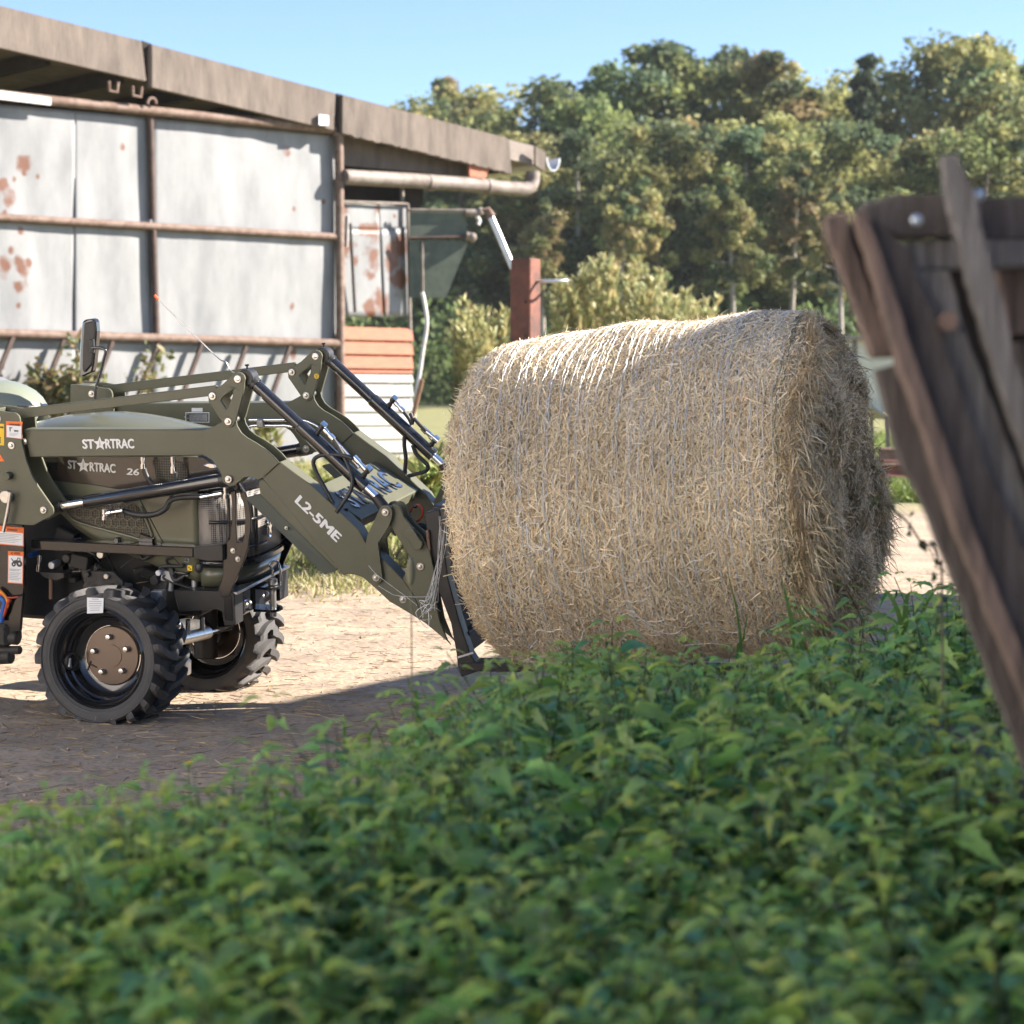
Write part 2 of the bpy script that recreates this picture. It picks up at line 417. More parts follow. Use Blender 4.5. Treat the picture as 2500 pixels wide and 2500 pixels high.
def blades(name, N, xy, hmin, hmax, wd, cols, label, cat='grass', lean=.5, bendy=.25):
    X, Y = xy
    P = np.stack([X, Y, np.interp(Y, GY, GZ) - .02], -1)
    D = np.stack([rng.normal(size=N) * lean, rng.normal(size=N) * lean, np.ones(N)], -1)
    V, F, ow = ribbons(P, D, rng.uniform(hmin, hmax, N), np.full(N, wd), bend=bendy, droop=.12)
    cols = np.array(cols); c = cols[rng.integers(0, len(cols), N)] * rng.uniform(.7, 1.25, (N, 1))
    return tag(npmesh(name, V, F, 'grass', tint=c[ow]), label, cat, kind='stuff')
N = 16000
Y = 15.2 + 22 * rng.random(N) ** 1.6
X = rng.uniform(-.16, .02, N) * Y
blades('meadow_grass', N, (X, Y), .05, .2, .014, [(.25, .27, .07), (.36, .33, .12), (.16, .21, .05), (.42, .37, .2)], 'sunlit yellow green grass behind the loader and left of the bale')
N = 9000
Y = 21.8 + 18 * rng.random(N) ** 1.5; X = rng.uniform(.155, .22, N) * Y
blades('verge_grass', N, (X, Y), .08, .3, .018, [(.22, .30, .06), (.30, .33, .10), (.14, .22, .05)], 'bright green grass verge right of the bale')
N = 1500
Y = rng.normal(14.4, .45, N); X = rng.uniform(-.15, -.06, N) * Y
blades('dry_tuft_grass', N, (X, Y), .04, .14, .012, [(.42, .36, .2), (.26, .28, .08)], 'sparse dry grass along the edge of the dirt yard')

# ------------------------------------------------------------------ the metal clad barn
BY = 30.0
B0 = Vector(((835 - 1250) / FPX * BY, BY, gz(BY)))
BA = R(41)
BM = Matrix.Translation(B0) @ Matrix.Rotation(BA, 4, 'Z')
B = Frame(BM)
barn = empty('barn', BM, 'long barn with white rusty sheet metal gable and brown concrete verge', 'barn')
def bpx(Z, pts, y): return B.xz(mp(Z, pts), y)
def dented(name, corners, y, m, par, n=14, amp=.012, seed=0, th=.004):
    """a sheet of metal between four local x,z corners, gently buckled"""
    (a, b, c, d) = corners; vs = []; fs = []
    for i in range(n + 1):
        for j in range(n + 1):
            u, v = i / n, j / n
            x = (a[0] * (1 - u) + b[0] * u) * (1 - v) + (d[0] * (1 - u) + c[0] * u) * v
            z = (a[1] * (1 - u) + b[1] * u) * (1 - v) + (d[1] * (1 - u) + c[1] * u) * v
            q = noise.noise(Vector((x * 1.1 + seed, z * .5, seed * 3))) * amp * 1.6 + noise.noise(Vector((x * 3 + seed, z * .9, seed))) * amp
            vs.append((x, y + q, z))
    for i in range(n):
        for j in range(n):
            p = i * (n + 1) + j; fs.append((p, p + n + 1, p + n + 2, p + 1))
    mb = MB(); mb.add(vs, fs); o = mb.build(name, m, par, smooth=60)
    s = o.modifiers.new('thickness', 'SOLIDIFY'); s.thickness = th; return o
# rusty spots in barn coordinates
SPT = [(20, 970, .16), (55, 1055, .26), (120, 850, .20), (125, 905, .07), (198, 925, .07), (75, 940, .08), (645, 772, .10), (1515, 805, .16), (1695, 1055, .08), (1540, 1095, .05),
       (35, 1395, .2), (100, 1410, .22), (55, 1310, .1), (90, 1505, .2), (1530, 1610, .12), (95, 1600, .08), (105, 1215, .1), (150, 1380, .1), (25, 1110, .1), (1535, 1850, .12)]
sp = [(q[0][0], q[0][1], r) for q, r in ((bpx(Z1, [(u, v)], 0), r * .55) for u, v, r in SPT)]
SHEET = sheet_mat('painted_sheet', sp)
k = 0
def top_z(u): return 560 + u * .0886
def mid_z(u): return 1150 + u * .055
def low_z(u): return 1765 + u * .03
for (u0, u1) in ((-160, 394), (390, 796), (792, 1768)):
    for (f0, f1, d0, d1) in ((top_z, mid_z, -14, 6), (mid_z, low_z, -4, 0), (low_z, None, 0, 0)):
        k += 1
        A = [(u0, f0(u0) + d0), (u1, f0(u1) + d0)]
        y = .0 + .003 * (k % 4)
        pa = bpx(Z1, A, 0)
        if f1: pb = bpx(Z1, [(u1, f1(u1) + d1), (u0, f1(u0) + d1)], 0)
        else: pb = [(pa[1][0], -.05), (pa[0][0], -.05)]
        dented('metal_sheet', [pa[0], pa[1], pb[0], pb[1]], y, SHEET, barn, amp=.012, seed=k, n=26)
def bpipe(name, pts, r, y, m, Z=Z1, n=12, par=barn):
    return MB().tube([B.L(Z(*p), y) for p in pts], r, n).build(name, m, par, 60)
bpipe('door_rail', [(-180, 478), (260, 527), (1752, 680)], .062, -.11, 'rust_pipe')
MB().hexa([B.L(Z1(u, v), y) for y in (-.19, -.175) for u, v in ((-160, 500), (268, 552), (268, 512), (-160, 452))]).build('rail_cover', 'pale_pipe', barn, 0)
bpipe('cross_pipe', [(-180, 1130), (1785, 1243)], .05, -.07, 'rust_pipe')
bpipe('lower_pipe', [(-180, 1742), (1772, 1800)], .058, -.085, 'rust_pipe')
bpipe('stanchion', [(786, 590), (801, 1150)], .045, -.055, 'rust_dark')
bpipe('stanchion', [(801, 1195), (820, 1760)], .045, -.055, 'rust_dark')
p0 = B.L(Z1(1776, 690), -.09)
MB().tube([p0, (p0.x + .02, -.09, -.1)], .062, 14).build('corner_post', 'rust_pipe', barn, 60)
MB().tube([p0 + Vector((0, 0, -.06)), p0 + Vector((0, 0, .03))], .085, 14).build('post_collar', 'grey_pipe', barn, 60)
for (u, v) in ((68, 1765), (335, 1782), (590, 1790), (832, 1800), (1060, 1800), (1290, 1815), (1520, 1815)):
    a = B.L(Z1(u, v), -.13); d = Vector((-.40, 0, -.87))
    MB().bar(a, a + d * (a.z / .87 + .05), .05, .05, up=(0, 1, 0)).build('slanted_bar', 'rust_dark', barn, 0)
for (u, v) in ((592, 455), (716, 480)):
    q = [(u - 22, v - 30), (u - 20, v + 22), (u + 22, v + 28), (u + 26, v - 25)]
    MB().tube([B.L(Z1(*p), -.25) for p in q], .022, 8).build('hook', 'rust_pipe', barn, 60)
MB().tube([B.L(Z1(795 + 22 * math.cos(a), 540 - 26 * math.sin(a)), -.2) for a in np.linspace(-.2, 3.4, 9)], .02, 8).build('hook', 'rust_pipe', barn, 60)
MB().hexa([B.L(Z1(u, v), y) for y in (-.31, -.26) for u, v in ((1672, 655), (1722, 658), (1722, 605), (1672, 600))]).build('verge_clip', 'galv', barn, 0)
# verge boards of the gable, thick slabs with open joints
VY0, VY1 = -.25, -.15
for (A, nm) in (([(-330, -55), (745, 213), (770, 428), (-330, 175)], 'a'), ([(790, 228), (1762, 487), (1752, 684), (790, 456)], 'b')):
    MB().prism(bpx(Z1, A, VY0), VY0, VY1).build('verge_board', 'concrete', barn, 0, bevel=.02)
P3 = [(240, 225), (1335, 512), (1362, 530), (1378, 757)] + [(1360 - 20 * i, 752 - 4.75 * i + random.uniform(-7, 7)) for i in range(1, 56)] + [(238, 482)]
MB().prism(bpx(Z2, P3, VY0), VY0, VY1).build('verge_board', 'concrete', barn, 0, bevel=.02)
for (Z, q) in ((Z1, [(745, 213), (790, 228), (790, 456), (770, 428)]), (Z2, [(205, 215), (240, 225), (238, 482), (190, 470)])):
    MB().prism(bpx(Z, q, VY1 - .02), VY1 - .02, VY1 + .04).build('joint_strip', 'dark_wood', barn, 0)
# roof slab running back from the verge, soffit purlins, eave gutter
ra = B.L(Z1(-330, -40), VY1); rb = B.L(Z2(1530, 560), VY1)
MB().hexa([(p.x, y, p.z + dz) for dz in (-.30, -.02) for p, y in ((ra, VY1 + .01), (rb, VY1 + .01), (rb, 16), (ra, 16))]).build('roof', 'roof_sheet', barn, 0)
rc = B.L(Z2(1380, 520), VY1)
for i in range(9):
    p = ra.lerp(rb, (i + .5) / 9) - Vector((0, 0, .40))
    MB().box((p.x, 8.0, p.z), (.12, 15.8, .18)).build('purlin', 'dark_wood', barn, 0)
e0 = B.L(Z2(1540, 590), -.5)
MB().prism(bpx(Z2, [(1538, 570), (1610, 615), (1600, 740), (1540, 700)], -.28), -.28, -.24).build('eave_end', 'concrete', barn, 0)
g = B.L(Z2(1650, 648), -.25); gr = .135
MB().loft([[Vector((g.x + gr * math.cos(a) * f, y, g.z + gr * 1.5 * math.sin(a) * f)) for a in np.linspace(math.pi, 2 * math.pi, 13) for f in (1,)] +
           [Vector((g.x + gr * .88 * math.cos(a), y, g.z + gr * 1.4 * math.sin(a))) for a in np.linspace(2 * math.pi, math.pi, 13)] for y in (-.28, 16)]).build('gutter', 'galv', barn, 40)
gp = [B.L(Z2(*p), -.16) for p in ((250, 779), (700, 803), (1100, 832), (1400, 860))]
gp += [B.L(Z2(*p), -.16) for p in ((1470, 862), (1508, 840), (1520, 800), (1520, 740))]
MB().tube(gp, .105, 16).build('rainwater_pipe', 'grey_pipe', barn, 60)
for (u, v) in ((1225, 842), (830, 815)):
    p = B.L(Z2(u, v), -.16); MB().tube([p - Vector((.06, 0, .005)), p + Vector((.06, 0, -.005))], .118, 16).build('pipe_clamp', 'grey_pipe', barn, 60)
MB().prism(bpx(Z2, [(1095, 695), (1230, 720), (1200, 790), (1095, 775)], -.2), -.2, -.15).build('bracket_plate', 'orange_board', barn, 0)
MB().prism(bpx(Z2, [(245, 490), (1110, 700), (1110, 775), (245, 700)], .12), .12, .2).build('soffit_beam', 'concrete', barn, 0)
# dark open loft behind the gable and the far side walls
lw = -9.2
MB().box((lw / 2 - 1, 3.2, 2.6), (11, .1, 5.4)).build('loft_back', 'dark_wood', barn, 0)
plate_ = B.xz(mp(Z2, [(200, 690), (780, 720), (780, 965), (200, 955)]), .75)
MB().prism(plate_, .75, .8).build('loft_shade_fill', 'dark_wood', barn, 0)  # dark sheet standing in for the shade of the open loft
MB().box((1.0, 9.0, 1.6), (.15, 13.0, 3.3)).build('side_wall', 'dark_wood', barn, 0)
MB().prism(bpx(Z2, [(655, 850), (765, 850), (765, 1010), (655, 1010)], .35), .35, .6).build('loft_post', 'dark_wood', barn, 0)
bpipe('loft_pipe', [(640, 850), (640, 955)], .03, .2, 'grey_pipe', Z2)
# rusty door patchwork right of the corner post
SPD = [(250, 995, .1), (470, 1005, .13), (590, 1040, .05), (440, 1165, .22), (370, 1130, .12), (600, 1290, .32), (560, 1340, .2), (630, 1200, .2), (440, 1330, .24), (430, 1450, .12), (610, 1470, .26), (520, 1640, .2), (420, 1660, .2), (480, 1610, .22), (265, 1280, .2), (580, 1370, .2), (320, 1340, .1)]
sp = [(q[0][0], q[0][1], r) for q, r in ((bpx(Z2, [(u, v)], .02), r * .7) for u, v, r in SPD)]
SHD = sheet_mat('rusty_sheet', sp, 3.1)
for q in ([(235, 955), (478, 960), (490, 1130), (235, 1120)], [(480, 960), (672, 965), (676, 1120), (490, 1126)], [(235, 1120), (492, 1130), (520, 1722), (235, 1720)], [(492, 1128), (676, 1120), (686, 1722), (520, 1722)]):
    dented('rusty_panel', bpx(Z2, q, .02), .02 + .01 * random.random(), SHD, barn, amp=.008, seed=random.random() * 9)
bpipe('door_frame', [(240, 945), (678, 960)], .02, -.03, 'grey_pipe', Z2, 8)
bpipe('door_frame', [(676, 958), (696, 1930)], .025, -.03, 'grey_pipe', Z2, 8)
MB().bar(B.L(Z2(290, 1090), -.08), B.L(Z2(322, 1690), -.04), .03, .03).build('door_bar', 'dark_wood', barn, 0)
MB().bar(B.L(Z2(268, 1040), -.05), B.L(Z2(262, 1250), -.05), .07, .02).build('door_strip', 'white_board', barn, 0)
edge = [-2, 92, 187, 282, 310, 375, 470, 570, 662, 755, 848, 940, 1030]
for i in range(len(edge) - 1):
    a, b_ = edge[i] + 2, edge[i + 1] - 3
    c = [B.L(ZB(u, v), y) for (u, v) in ((905, a), (1388, a), (1388, b_), (905, b_)) for y in (0,)]
    y0 = -.03 + random.uniform(-.008, .008)
    zt, zb = (c[0].z + c[1].z) / 2, (c[2].z + c[3].z) / 2
    MB().hexa([(c[0].x, y0 - .045, zb), (c[1].x, y0 - .045, zb), (c[1].x, y0 + .03, zb), (c[0].x, y0 + .03, zb), (c[0].x, y0 - .008, zt), (c[1].x, y0 - .008, zt), (c[1].x, y0 + .03, zt), (c[0].x, y0 + .03, zt)]).build('board', 'orange_board' if i < 4 else 'white_board', barn, 0, bevel=.012)

# ------------------------------------------------------------------ things around the barn corner
fl = empty('chute_flap', Matrix.Translation(at_depth(Z2(880, 1200), 30.7)) @ Matrix.Rotation(R(14), 4, 'Z'), 'dark green hinged flap hung under a pale rod beside the barn corner', 'flap')
FF = Frame(fl.matrix_world)
for q in ([(690, 1006), (1058, 1006), (1086, 1188), (690, 1192)], [(690, 1206), (1090, 1204), (935, 1592), (690, 1592)]):
    MB().prism(FF.xz(mp(Z2, q), 0), 0, .02).build('flap_sheet', 'flap_green', fl, 0)
MB().tube([FF.L(Z2(u, v), -.03) for u, v in ((680, 1000), (1160, 1004))], .02, 10).build('rod', 'grey_pipe', fl, 60)
MB().tube([FF.L(Z2(u, v), -.03) for u, v in ((690, 1190), (1090, 1182))], .024, 10).build('rod', 'rust_dark', fl, 60)
mb = MB(); mb.tube([FF.L(Z2(1065, 1020), -.05), FF.L(Z2(1150, 1022), -.05)], .05, 12); mb.ball(FF.L(Z2(1165, 1010), -.05), .06, 8); mb.build('rod_clamp', 'grey_pipe', fl, 60)
mb = MB(); mb.tube([FF.L(Z2(1070, 1175), -.05), FF.L(Z2(1095, 1180), -.05)], .06, 12); mb.ball(FF.L(Z2(1110, 1185), -.06), .07, 8); mb.build('knob', 'grey_pipe', fl, 60)
MB().tube([FF.L(Z2(1140, 1040), -.05), FF.L(Z2(1160, 1070), -.05), FF.L(Z2(1150, 1100), -.05)], .03, 8).build('hook', 'pale_pipe', fl, 60)
MB().tube([FF.L(Z2(*p), -.02) for p in ((775, 1210), (780, 1580))], .016, 8).build('thin_pipe', 'grey_pipe', fl, 60)
mb = MB(); pts = [at_depth(ZZ(*p), 25.0) for p in ((345, 60), (360, 110), (382, 240), (395, 350), (388, 470), (352, 680), (322, 900), (295, 1050), (270, 1250), (255, 1420))]
mb.tube(crv(pts, 4), .024, 10); o = mb.build('bent_pipe', 'pale_pipe', None, 60); tag(o, 'pale bent pipe standing upright beside the white boards of the barn', 'pipe')
a, b_ = at_depth(ZZ(345, 968), 24.6), at_depth(ZZ(238, 1400), 24.6)
tag(MB().bar(a, b_, .07, .05).build('wooden_stake', 'brown_stake', None, 0, bevel=.005), 'brown wooden stake leaning at the right edge of the white boards', 'stake')

PY = 21.0
pa = at_depth(Z2(1470, 1330), PY)
post = empty('steel_post', Matrix.Translation((pa.x, PY, gz(PY))) @ Matrix.Rotation(R(-30), 4, 'Z'), 'thick red brown steel post with a slanted grey brace behind the bale', 'post')
h = pa.z - gz(PY)
mb = MB(); w, dd = .225, .21
mb.prism([(-w / 2, -.1), (w / 2, -.1), (w / 2, h), (-w / 2, h)], -dd / 2, dd / 2); mb.build('post_column', 'red_brown', post, 0, bevel=.01)
PI = post.matrix_world.inverted()
s0, s1 = PI @ at_depth(Z2(1238, 1050), PY), PI @ at_depth(Z2(1388, 1400), PY)
mb = MB(); mb.bar(s0, s1, .085, .06); mb.build('brace', 'galv', post, 0, bevel=.008)
mb = MB(); mb.tube([PI @ at_depth(Z2(*p), PY) for p in ((1190, 1020), (1215, 1005), (1245, 1050))], .045, 10); mb.build('brace_end', 'rust_pipe', post, 60)
c = PI @ at_depth(Z2(1610, 1480), PY)
MB().tube([c + Vector((.05 + .16 * math.cos(a), .02 + .12 * math.sin(a), .01 * math.sin(a))) for a in np.linspace(-2.6, 2.6, 14)], .016, 8).build('ring', 'galv', post, 60)
for z in (.35, .62): MB().ball((w / 2 * .55, -dd / 2, h - z * 1.2), .013, 6).build('bolt', 'dark_wood', post, 60)

# ------------------------------------------------------------------ far right: cream shed, tilted panel, steel
sy = 62.0
a = at_depth(ZQ(820, 1160), sy); b_ = at_depth(ZQ(1700, 1150), sy); g0 = gz(sy)
sh = empty('cream_shed', Matrix.Translation((a.x, sy, g0)), 'low cream coloured shed far behind the right end of the bale', 'shed')
hh = a.z - g0; ww = b_.x - a.x
MB().box((ww / 2, 2.5, hh / 2), (ww, 5, hh)).build('wall', 'cream', sh, 0)
MB().box((ww / 2, 2.5, hh + .06), (ww + .5, 5.4, .12)).build('roof', 'roof_sheet', sh, 0)
MB().box((at_depth(ZQ(935, 1300), sy).x - a.x, -.03, hh / 2), (.1, .06, hh)).build('door_post', 'grey_pipe', sh, 0)
for i in range(5): MB().box((.5 + i * 1.3, -.02, hh * .5), (.04, .03, hh)).build('seam', 'grey_pipe', sh, 0)
ty = 24.0
q = [at_depth(ZQ(*p), ty) for p in ((960, 1492), (1140, 1612), (1130, 1775))]
tb = empty('tilted_panel', Matrix.Translation((q[1].x, ty, gz(ty))), 'white tilted board on a thin leg just right of the bale', 'board')
o_ = Vector((q[1].x, ty, gz(ty)))
MB().hexa([Vector((p.x, y, p.z + dz)) - o_ for dz in (-.03, .0) for p, y in ((q[0] - Vector((1.0, 0, -.6)), ty), (q[1], ty), (q[1], ty + 1.2), (q[0] - Vector((1.0, 0, -.6)), ty + 1.2))]).build('panel', 'white_board', tb, 0)
for yy in (0, 1.1): MB().bar(q[1] - o_ + Vector((-.02, yy, 0)), Vector((q[2].x - o_.x, yy, -.05)), .04, .04, up=(0, 1, 0)).build('leg', 'grey_pipe', tb, 0)
ty = 22.6
for i, (u0, v0, u1, v1, m, lb) in enumerate(((1075, 1800, 1245, 1790, 'rust_pipe', 'upper rust red steel beam lying on the grass right of the bale'), (1085, 1870, 1215, 1872, 'red_brown', 'lower dark red steel beam lying under the other beam'))):
    a, b_ = at_depth(ZQ(u0, v0), ty), at_depth(ZQ(u1 + 220, v1), ty + .3)
    mb = MB(); mb.bar(a, b_, .12, .02); mb.bar(a - Vector((0, 0, .08)), b_ - Vector((0, 0, .08)), .02, .14); mb.bar(a - Vector((0, 0, .16)), b_ - Vector((0, 0, .16)), .12, .02)
    tag(mb.build('steel_beam', m, None, 0), lb, 'beam')

mat('bounce_white', (.90, .88, .85), .85, col2=(.84, .82, .79), vs=2)  # bright white for the added walls that bounce light into the shade
# ------------------------------------------------------------------ unseen shed added on the right, shaped to shade the foreground
hs = empty('added_shade_shed', Matrix.Translation((6.6, 1.0, 0)), 'unseen hip roofed shed added at the right to shade the yard', 'shed')
ey, rz = 2.4, 5.45
MB().box((.3, -2, 1.25), (2.4, 27, 2.5)).build('wall', 'bounce_white', hs, 0)
mb = MB()
A = [(-1.2, -16, ey), (1.8, -16, ey), (1.8, 13.0, ey), (-1.2, 13.0, ey)]; rd = [(.3, -12, rz), (.3, 7.3, rz)]
mb.add(A + rd, [(0, 4, 5, 3), (1, 2, 5, 4), (3, 5, 2), (0, 1, 4), (0, 3, 2, 1)]); mb.build('roof', 'roof_sheet', hs, 0)
for y in (-6, 0, 5): MB().box((-.92, y, 1.1), (.06, 1.1, 2.2)).build('door', 'dark_wood', hs, 0)

# ------------------------------------------------------------------ byre added outside the picture on the left to bounce sunlight into the shade
by = empty('added_bounce_byre', Matrix.Translation((-6.2, -6.4, 0)), 'unseen byre added on the left, its white wall bouncing sunlight into the yard', 'byre')
MB().box((-2.5, 0, 2.9), (5.0, 25, 5.8)).build('wall', 'bounce_white', by, 0)
mb = MB(); mb.prism([(-5.6, 5.6), (.3, 5.6), (.3, 5.8), (-2.5, 8.0), (-5.6, 5.8)], -12.9, 12.9); mb.build('roof', 'roof_sheet', by, 0)
for y in (-7, 4): MB().box((.02, y, 1.1), (.08, 1.3, 2.2)).build('door', 'dark_wood', by, 0)
for y in (-10, -3, 0, 8): MB().box((.02, y, 2.2), (.06, .8, .9)).build('window', 'black_pane' if 'black_pane' in MATS else 'dark_wood', by, 0)
# ------------------------------------------------------------------ tractor frames
TO = Vector((-1.496, 9.358, 0)); TYAW, TPIT, TROL = R(-17), R(1.8), R(7.5)
TM = Matrix.Translation(TO + Vector((0, 0, .275))) @ Matrix.Rotation(TYAW, 4, 'Z') @ Matrix.Rotation(TPIT, 4, 'Y') @ Matrix.Rotation(TROL, 4, 'X') @ Matrix.Translation((0, 0, -.275))
T = Frame(TM)
TLM = Matrix.Translation(TO) @ Matrix.Rotation(TYAW, 4, 'Z')
mat('olive', (.112, .112, .074), .42, col2=(.098, .098, .065), vs=6, bump=.06, bs=420, spec=.4)
mat('olive_gloss', (.125, .126, .08), .30, col2=(.11, .11, .07), vs=3, coat=.4)
mat('decal_dark', (.045, .033, .026), .18, coat=.6)
mat('black_gloss', (.013, .013, .014), .16, coat=.7)
mat('black_satin', (.016, .016, .017), .42, col2=(.026, .025, .024), vs=12)
mat('black_matt', (.012, .012, .012), .7, col2=(.03, .027, .024), vs=9)
mat('hub_ground_reflection', (.125, .09, .07), .22, metal=.35, coat=.4)  # brown reflection of the lit ground painted into the black hub
mat('chrome', (.75, .75, .76), .12, metal=1.0)
mat('zinc', (.62, .61, .58), .33, metal=.9, col2=(.5, .48, .45), vs=40)
mat('cast', (.06, .055, .05), .6, metal=.3, col2=(.03, .03, .03), vs=20, bump=.3, bs=90)
mat('rubber_hose', (.018, .018, .019), .5, col2=(.03, .03, .03), vs=60)
mat('tyre_rubber', (.055, .054, .055), .72, col2=(.085, .078, .072), vs=7, lo=.4, hi=.75, bump=.25, bs=120)
mat('decal_white', (.78, .78, .78), .5)
mat('decal_grey', (.42, .43, .46), .4)
mat('sticker_white', (.74, .76, .78), .45)
mat('sticker_orange', (.80, .17, .03), .5)
mat('sticker_yellow', (.80, .52, .02), .5)
mat('print_dark', (.05, .05, .055), .5)
mat('fender_green', (.20, .22, .165), .3, coat=.3)
mat('fender_grey', (.17, .17, .18), .5)
mat('red_cable', (.45, .05, .02), .45)
mat('orange_cable', (.75, .26, .02), .45)
mat('blue_cable', (.02, .12, .42), .45)
mat('tip_orange', (.85, .14, .04), .5)
def mesh_mat(name, scale, c_hole, c_bar, lo, hi, metal=.0):
    """perforated sheet: round holes in staggered rows, fine print on a real sheet"""
    m = bpy.data.materials.new(name); m.use_nodes = True; t = m.node_tree; n = t.nodes; l = t.links; b = n['Principled BSDF']
    tc = n.new('ShaderNodeTexCoord'); v = n.new('ShaderNodeTexVoronoi'); v.feature = 'F1'; v.inputs['Scale'].default_value = scale; v.inputs['Randomness'].default_value = .0
    l.new(tc.outputs['Object'], v.inputs['Vector'])
    r = n.new('ShaderNodeMapRange'); r.inputs[1].default_value = lo; r.inputs[2].default_value = hi; l.new(v.outputs['Distance'], r.inputs[0])
    x = n.new('ShaderNodeMix'); x.data_type = 'RGBA'; x.inputs[6].default_value = (*c_hole, 1); x.inputs[7].default_value = (*c_bar, 1); l.new(r.outputs[0], x.inputs[0])
    l.new(x.outputs[2], b.inputs['Base Color']); b.inputs['Roughness'].default_value = .35; b.inputs['Metallic'].default_value = metal
    bp = n.new('ShaderNodeBump'); bp.inputs['Strength'].default_value = .7; bp.inputs['Distance'].default_value = .004; l.new(r.outputs[0], bp.inputs['Height']); l.new(bp.outputs[0], b.inputs['Normal'])
    MATS[name] = m
mesh_mat('grille_mesh', 118, (.008, .008, .008), (.24, .22, .20), .34, .44)
mesh_mat('vent_mesh', 95, (.006, .006, .005), (.09, .085, .06), .34, .42)

trac = empty('compact_tractor', TM, 'olive green compact tractor with black front loader carrying the hay bale', 'tractor')
AN, AF = -.45, .36                         # camera facing sides of near and far loader arm
def tx(Z, pts, y=AN): return T.xz(mp(Z, pts), y)
def plate(name, pts2, y0, y1, m, par=trac, holes=(), bevel=.003, seg=1):
    return MB().prism(pts2, y0, y1, holes).build(name, m, par, 30 if seg > 1 else 0, bevel=bevel, seg=seg)
def rc(u, v, r, a0, a1, n=8):             # arc points in a zoom's own pixels, angles in degrees, v down
    return [(u + r * math.cos(R(a)), v - r * math.sin(R(a))) for a in np.linspace(a0, a1, n)]
def bolt(p, y, par, r=.0165, m='zinc'):    # p local (x, z), head on plane y facing the camera
    mb = MB(); mb.lathe([(.0003, -.004), (r * .86, -.004), (r, -.001), (r, .003)], 20, (p[0], y, p[1]))
    mb.lathe([(.0003, -.013), (r * .42, -.012), (r * .5, -.009), (r * .52, -.003)], 6, (p[0], y, p[1]))
    return mb.build('pivot_bolt', m, par, 40)
def hose(name, pts, r, par, m='rubber_hose', n=10, sm=6):
    return MB().tube(crv(pts, sm), r, n).build(name, m, par, 60)
def fitting(name, a, b_, r, par, m='chrome'):
    a, b_ = Vector(a), Vector(b_); d = (b_ - a)
    mb = MB(); mb.tube([a, a + d * .34, a + d * .341, a + d * .60, a + d * .601, b_], [r, r, r * .78, r * .78, r * 1.15, r * 1.15], 12)
    return mb.build(name, m, par, 40)
def L3(Z, u, v, y): return T.L(Z(u, v), y)

# ---- writing
def text_mesh(name, s, o, ex, ey, w, h, m, par, bold=.0, shear=0.0, lift=None, depth=.0012):
    """text set on the plane spanned by unit vectors ex, ey; o = lower left corner, w x h its extent"""
    cu = bpy.data.curves.new(name, 'FONT'); cu.body = s; cu.shear = shear; cu.resolution_u = 3
    to = bpy.data.objects.new(name, cu); COL.objects.link(to); bpy.context.view_layer.update()
    me = bpy.data.meshes.new_from_object(to.evaluated_get(bpy.context.evaluated_depsgraph_get()))
    bpy.data.objects.remove(to)
    co = np.array([v.co[:2] for v in me.vertices]); mn, mx = co.min(0), co.max(0)
    ex, ey = Vector(ex).normalized(), Vector(ey).normalized(); nz = ex.cross(ey)
    if bold:      # heavier strokes: the same letters laid over each other, each a hair further out
        vs0 = [v.co.copy() for v in me.vertices]; fs0 = [tuple(p.vertices) for p in me.polygons]; vs1 = []; fs1 = []
        for k, (dx, dy) in enumerate(((-1, 0), (1, 0), (0, -.6), (0, .6), (-.7, .5), (.7, -.5))):
            o_ = len(vs1); vs1 += [(c.x + dx * bold, c.y + dy * bold, k * .00022) for c in vs0]; fs1 += [tuple(i + o_ for i in f) for f in fs0]
        me = bpy.data.meshes.new(name); me.from_pydata(vs1, [], fs1); me.update()
        co = np.array([v.co[:2] for v in me.vertices]); mn, mx = co.min(0), co.max(0)
    for v in me.vertices:
        z_ = v.co.z if bold else 0
        a = (v.co.x - mn[0]) / (mx[0] - mn[0]) * w; b_ = (v.co.y - mn[1]) / (mx[1] - mn[1]) * h
        v.co = Vector(o) + ex * a + ey * b_ + nz * (depth + z_)
    me.materials.clear(); me.materials.append(MATS[m])
    ob = bpy.data.objects.new(name, me); COL.objects.link(ob); ob.parent = par; return ob
def text_px(name, s, Z, bl, br, hpx, y, m, par, bold=.02, shear=0.0):
    a, b_ = L3(Z, *bl, y), L3(Z, *br, y); ex = (b_ - a); w = ex.length
    k = Z(1, 0)[0] - Z(0, 0)[0]; h = hpx * k / FPX * 9.0
    ey = Vector((-ex.z, 0, ex.x)).normalized()
    return text_mesh(name, s, a + Vector((0, -.0005, 0)), ex, ey, w, h, m, par, bold, shear)
def star_px(Z, u, v, r, y, par, m='decal_white', sx=1.0):
    c = L3(Z, u, v, y); k = Z(1, 0)[0] - Z(0, 0)[0]; rr = r * k / FPX * 9.0
    pts = [(c.x + sx * rr * (1 if i % 2 == 0 else .45) * math.sin(i * math.pi / 5), c.z + rr * (1 if i % 2 == 0 else .45) * math.cos(i * math.pi / 5)) for i in range(10)]
    o = plate('star_emblem', pts, y - .002, y - .0005, m, par, bevel=0)
    q = [(c.x + sx * rr * .42 * a, c.z + rr * b_) for a, b_ in ((0, .62), (.3, -.2), (0, -.38), (-.3, -.2))]
    plate('star_core', q, y - .003, y - .001, 'decal_grey', par, bevel=0); return o
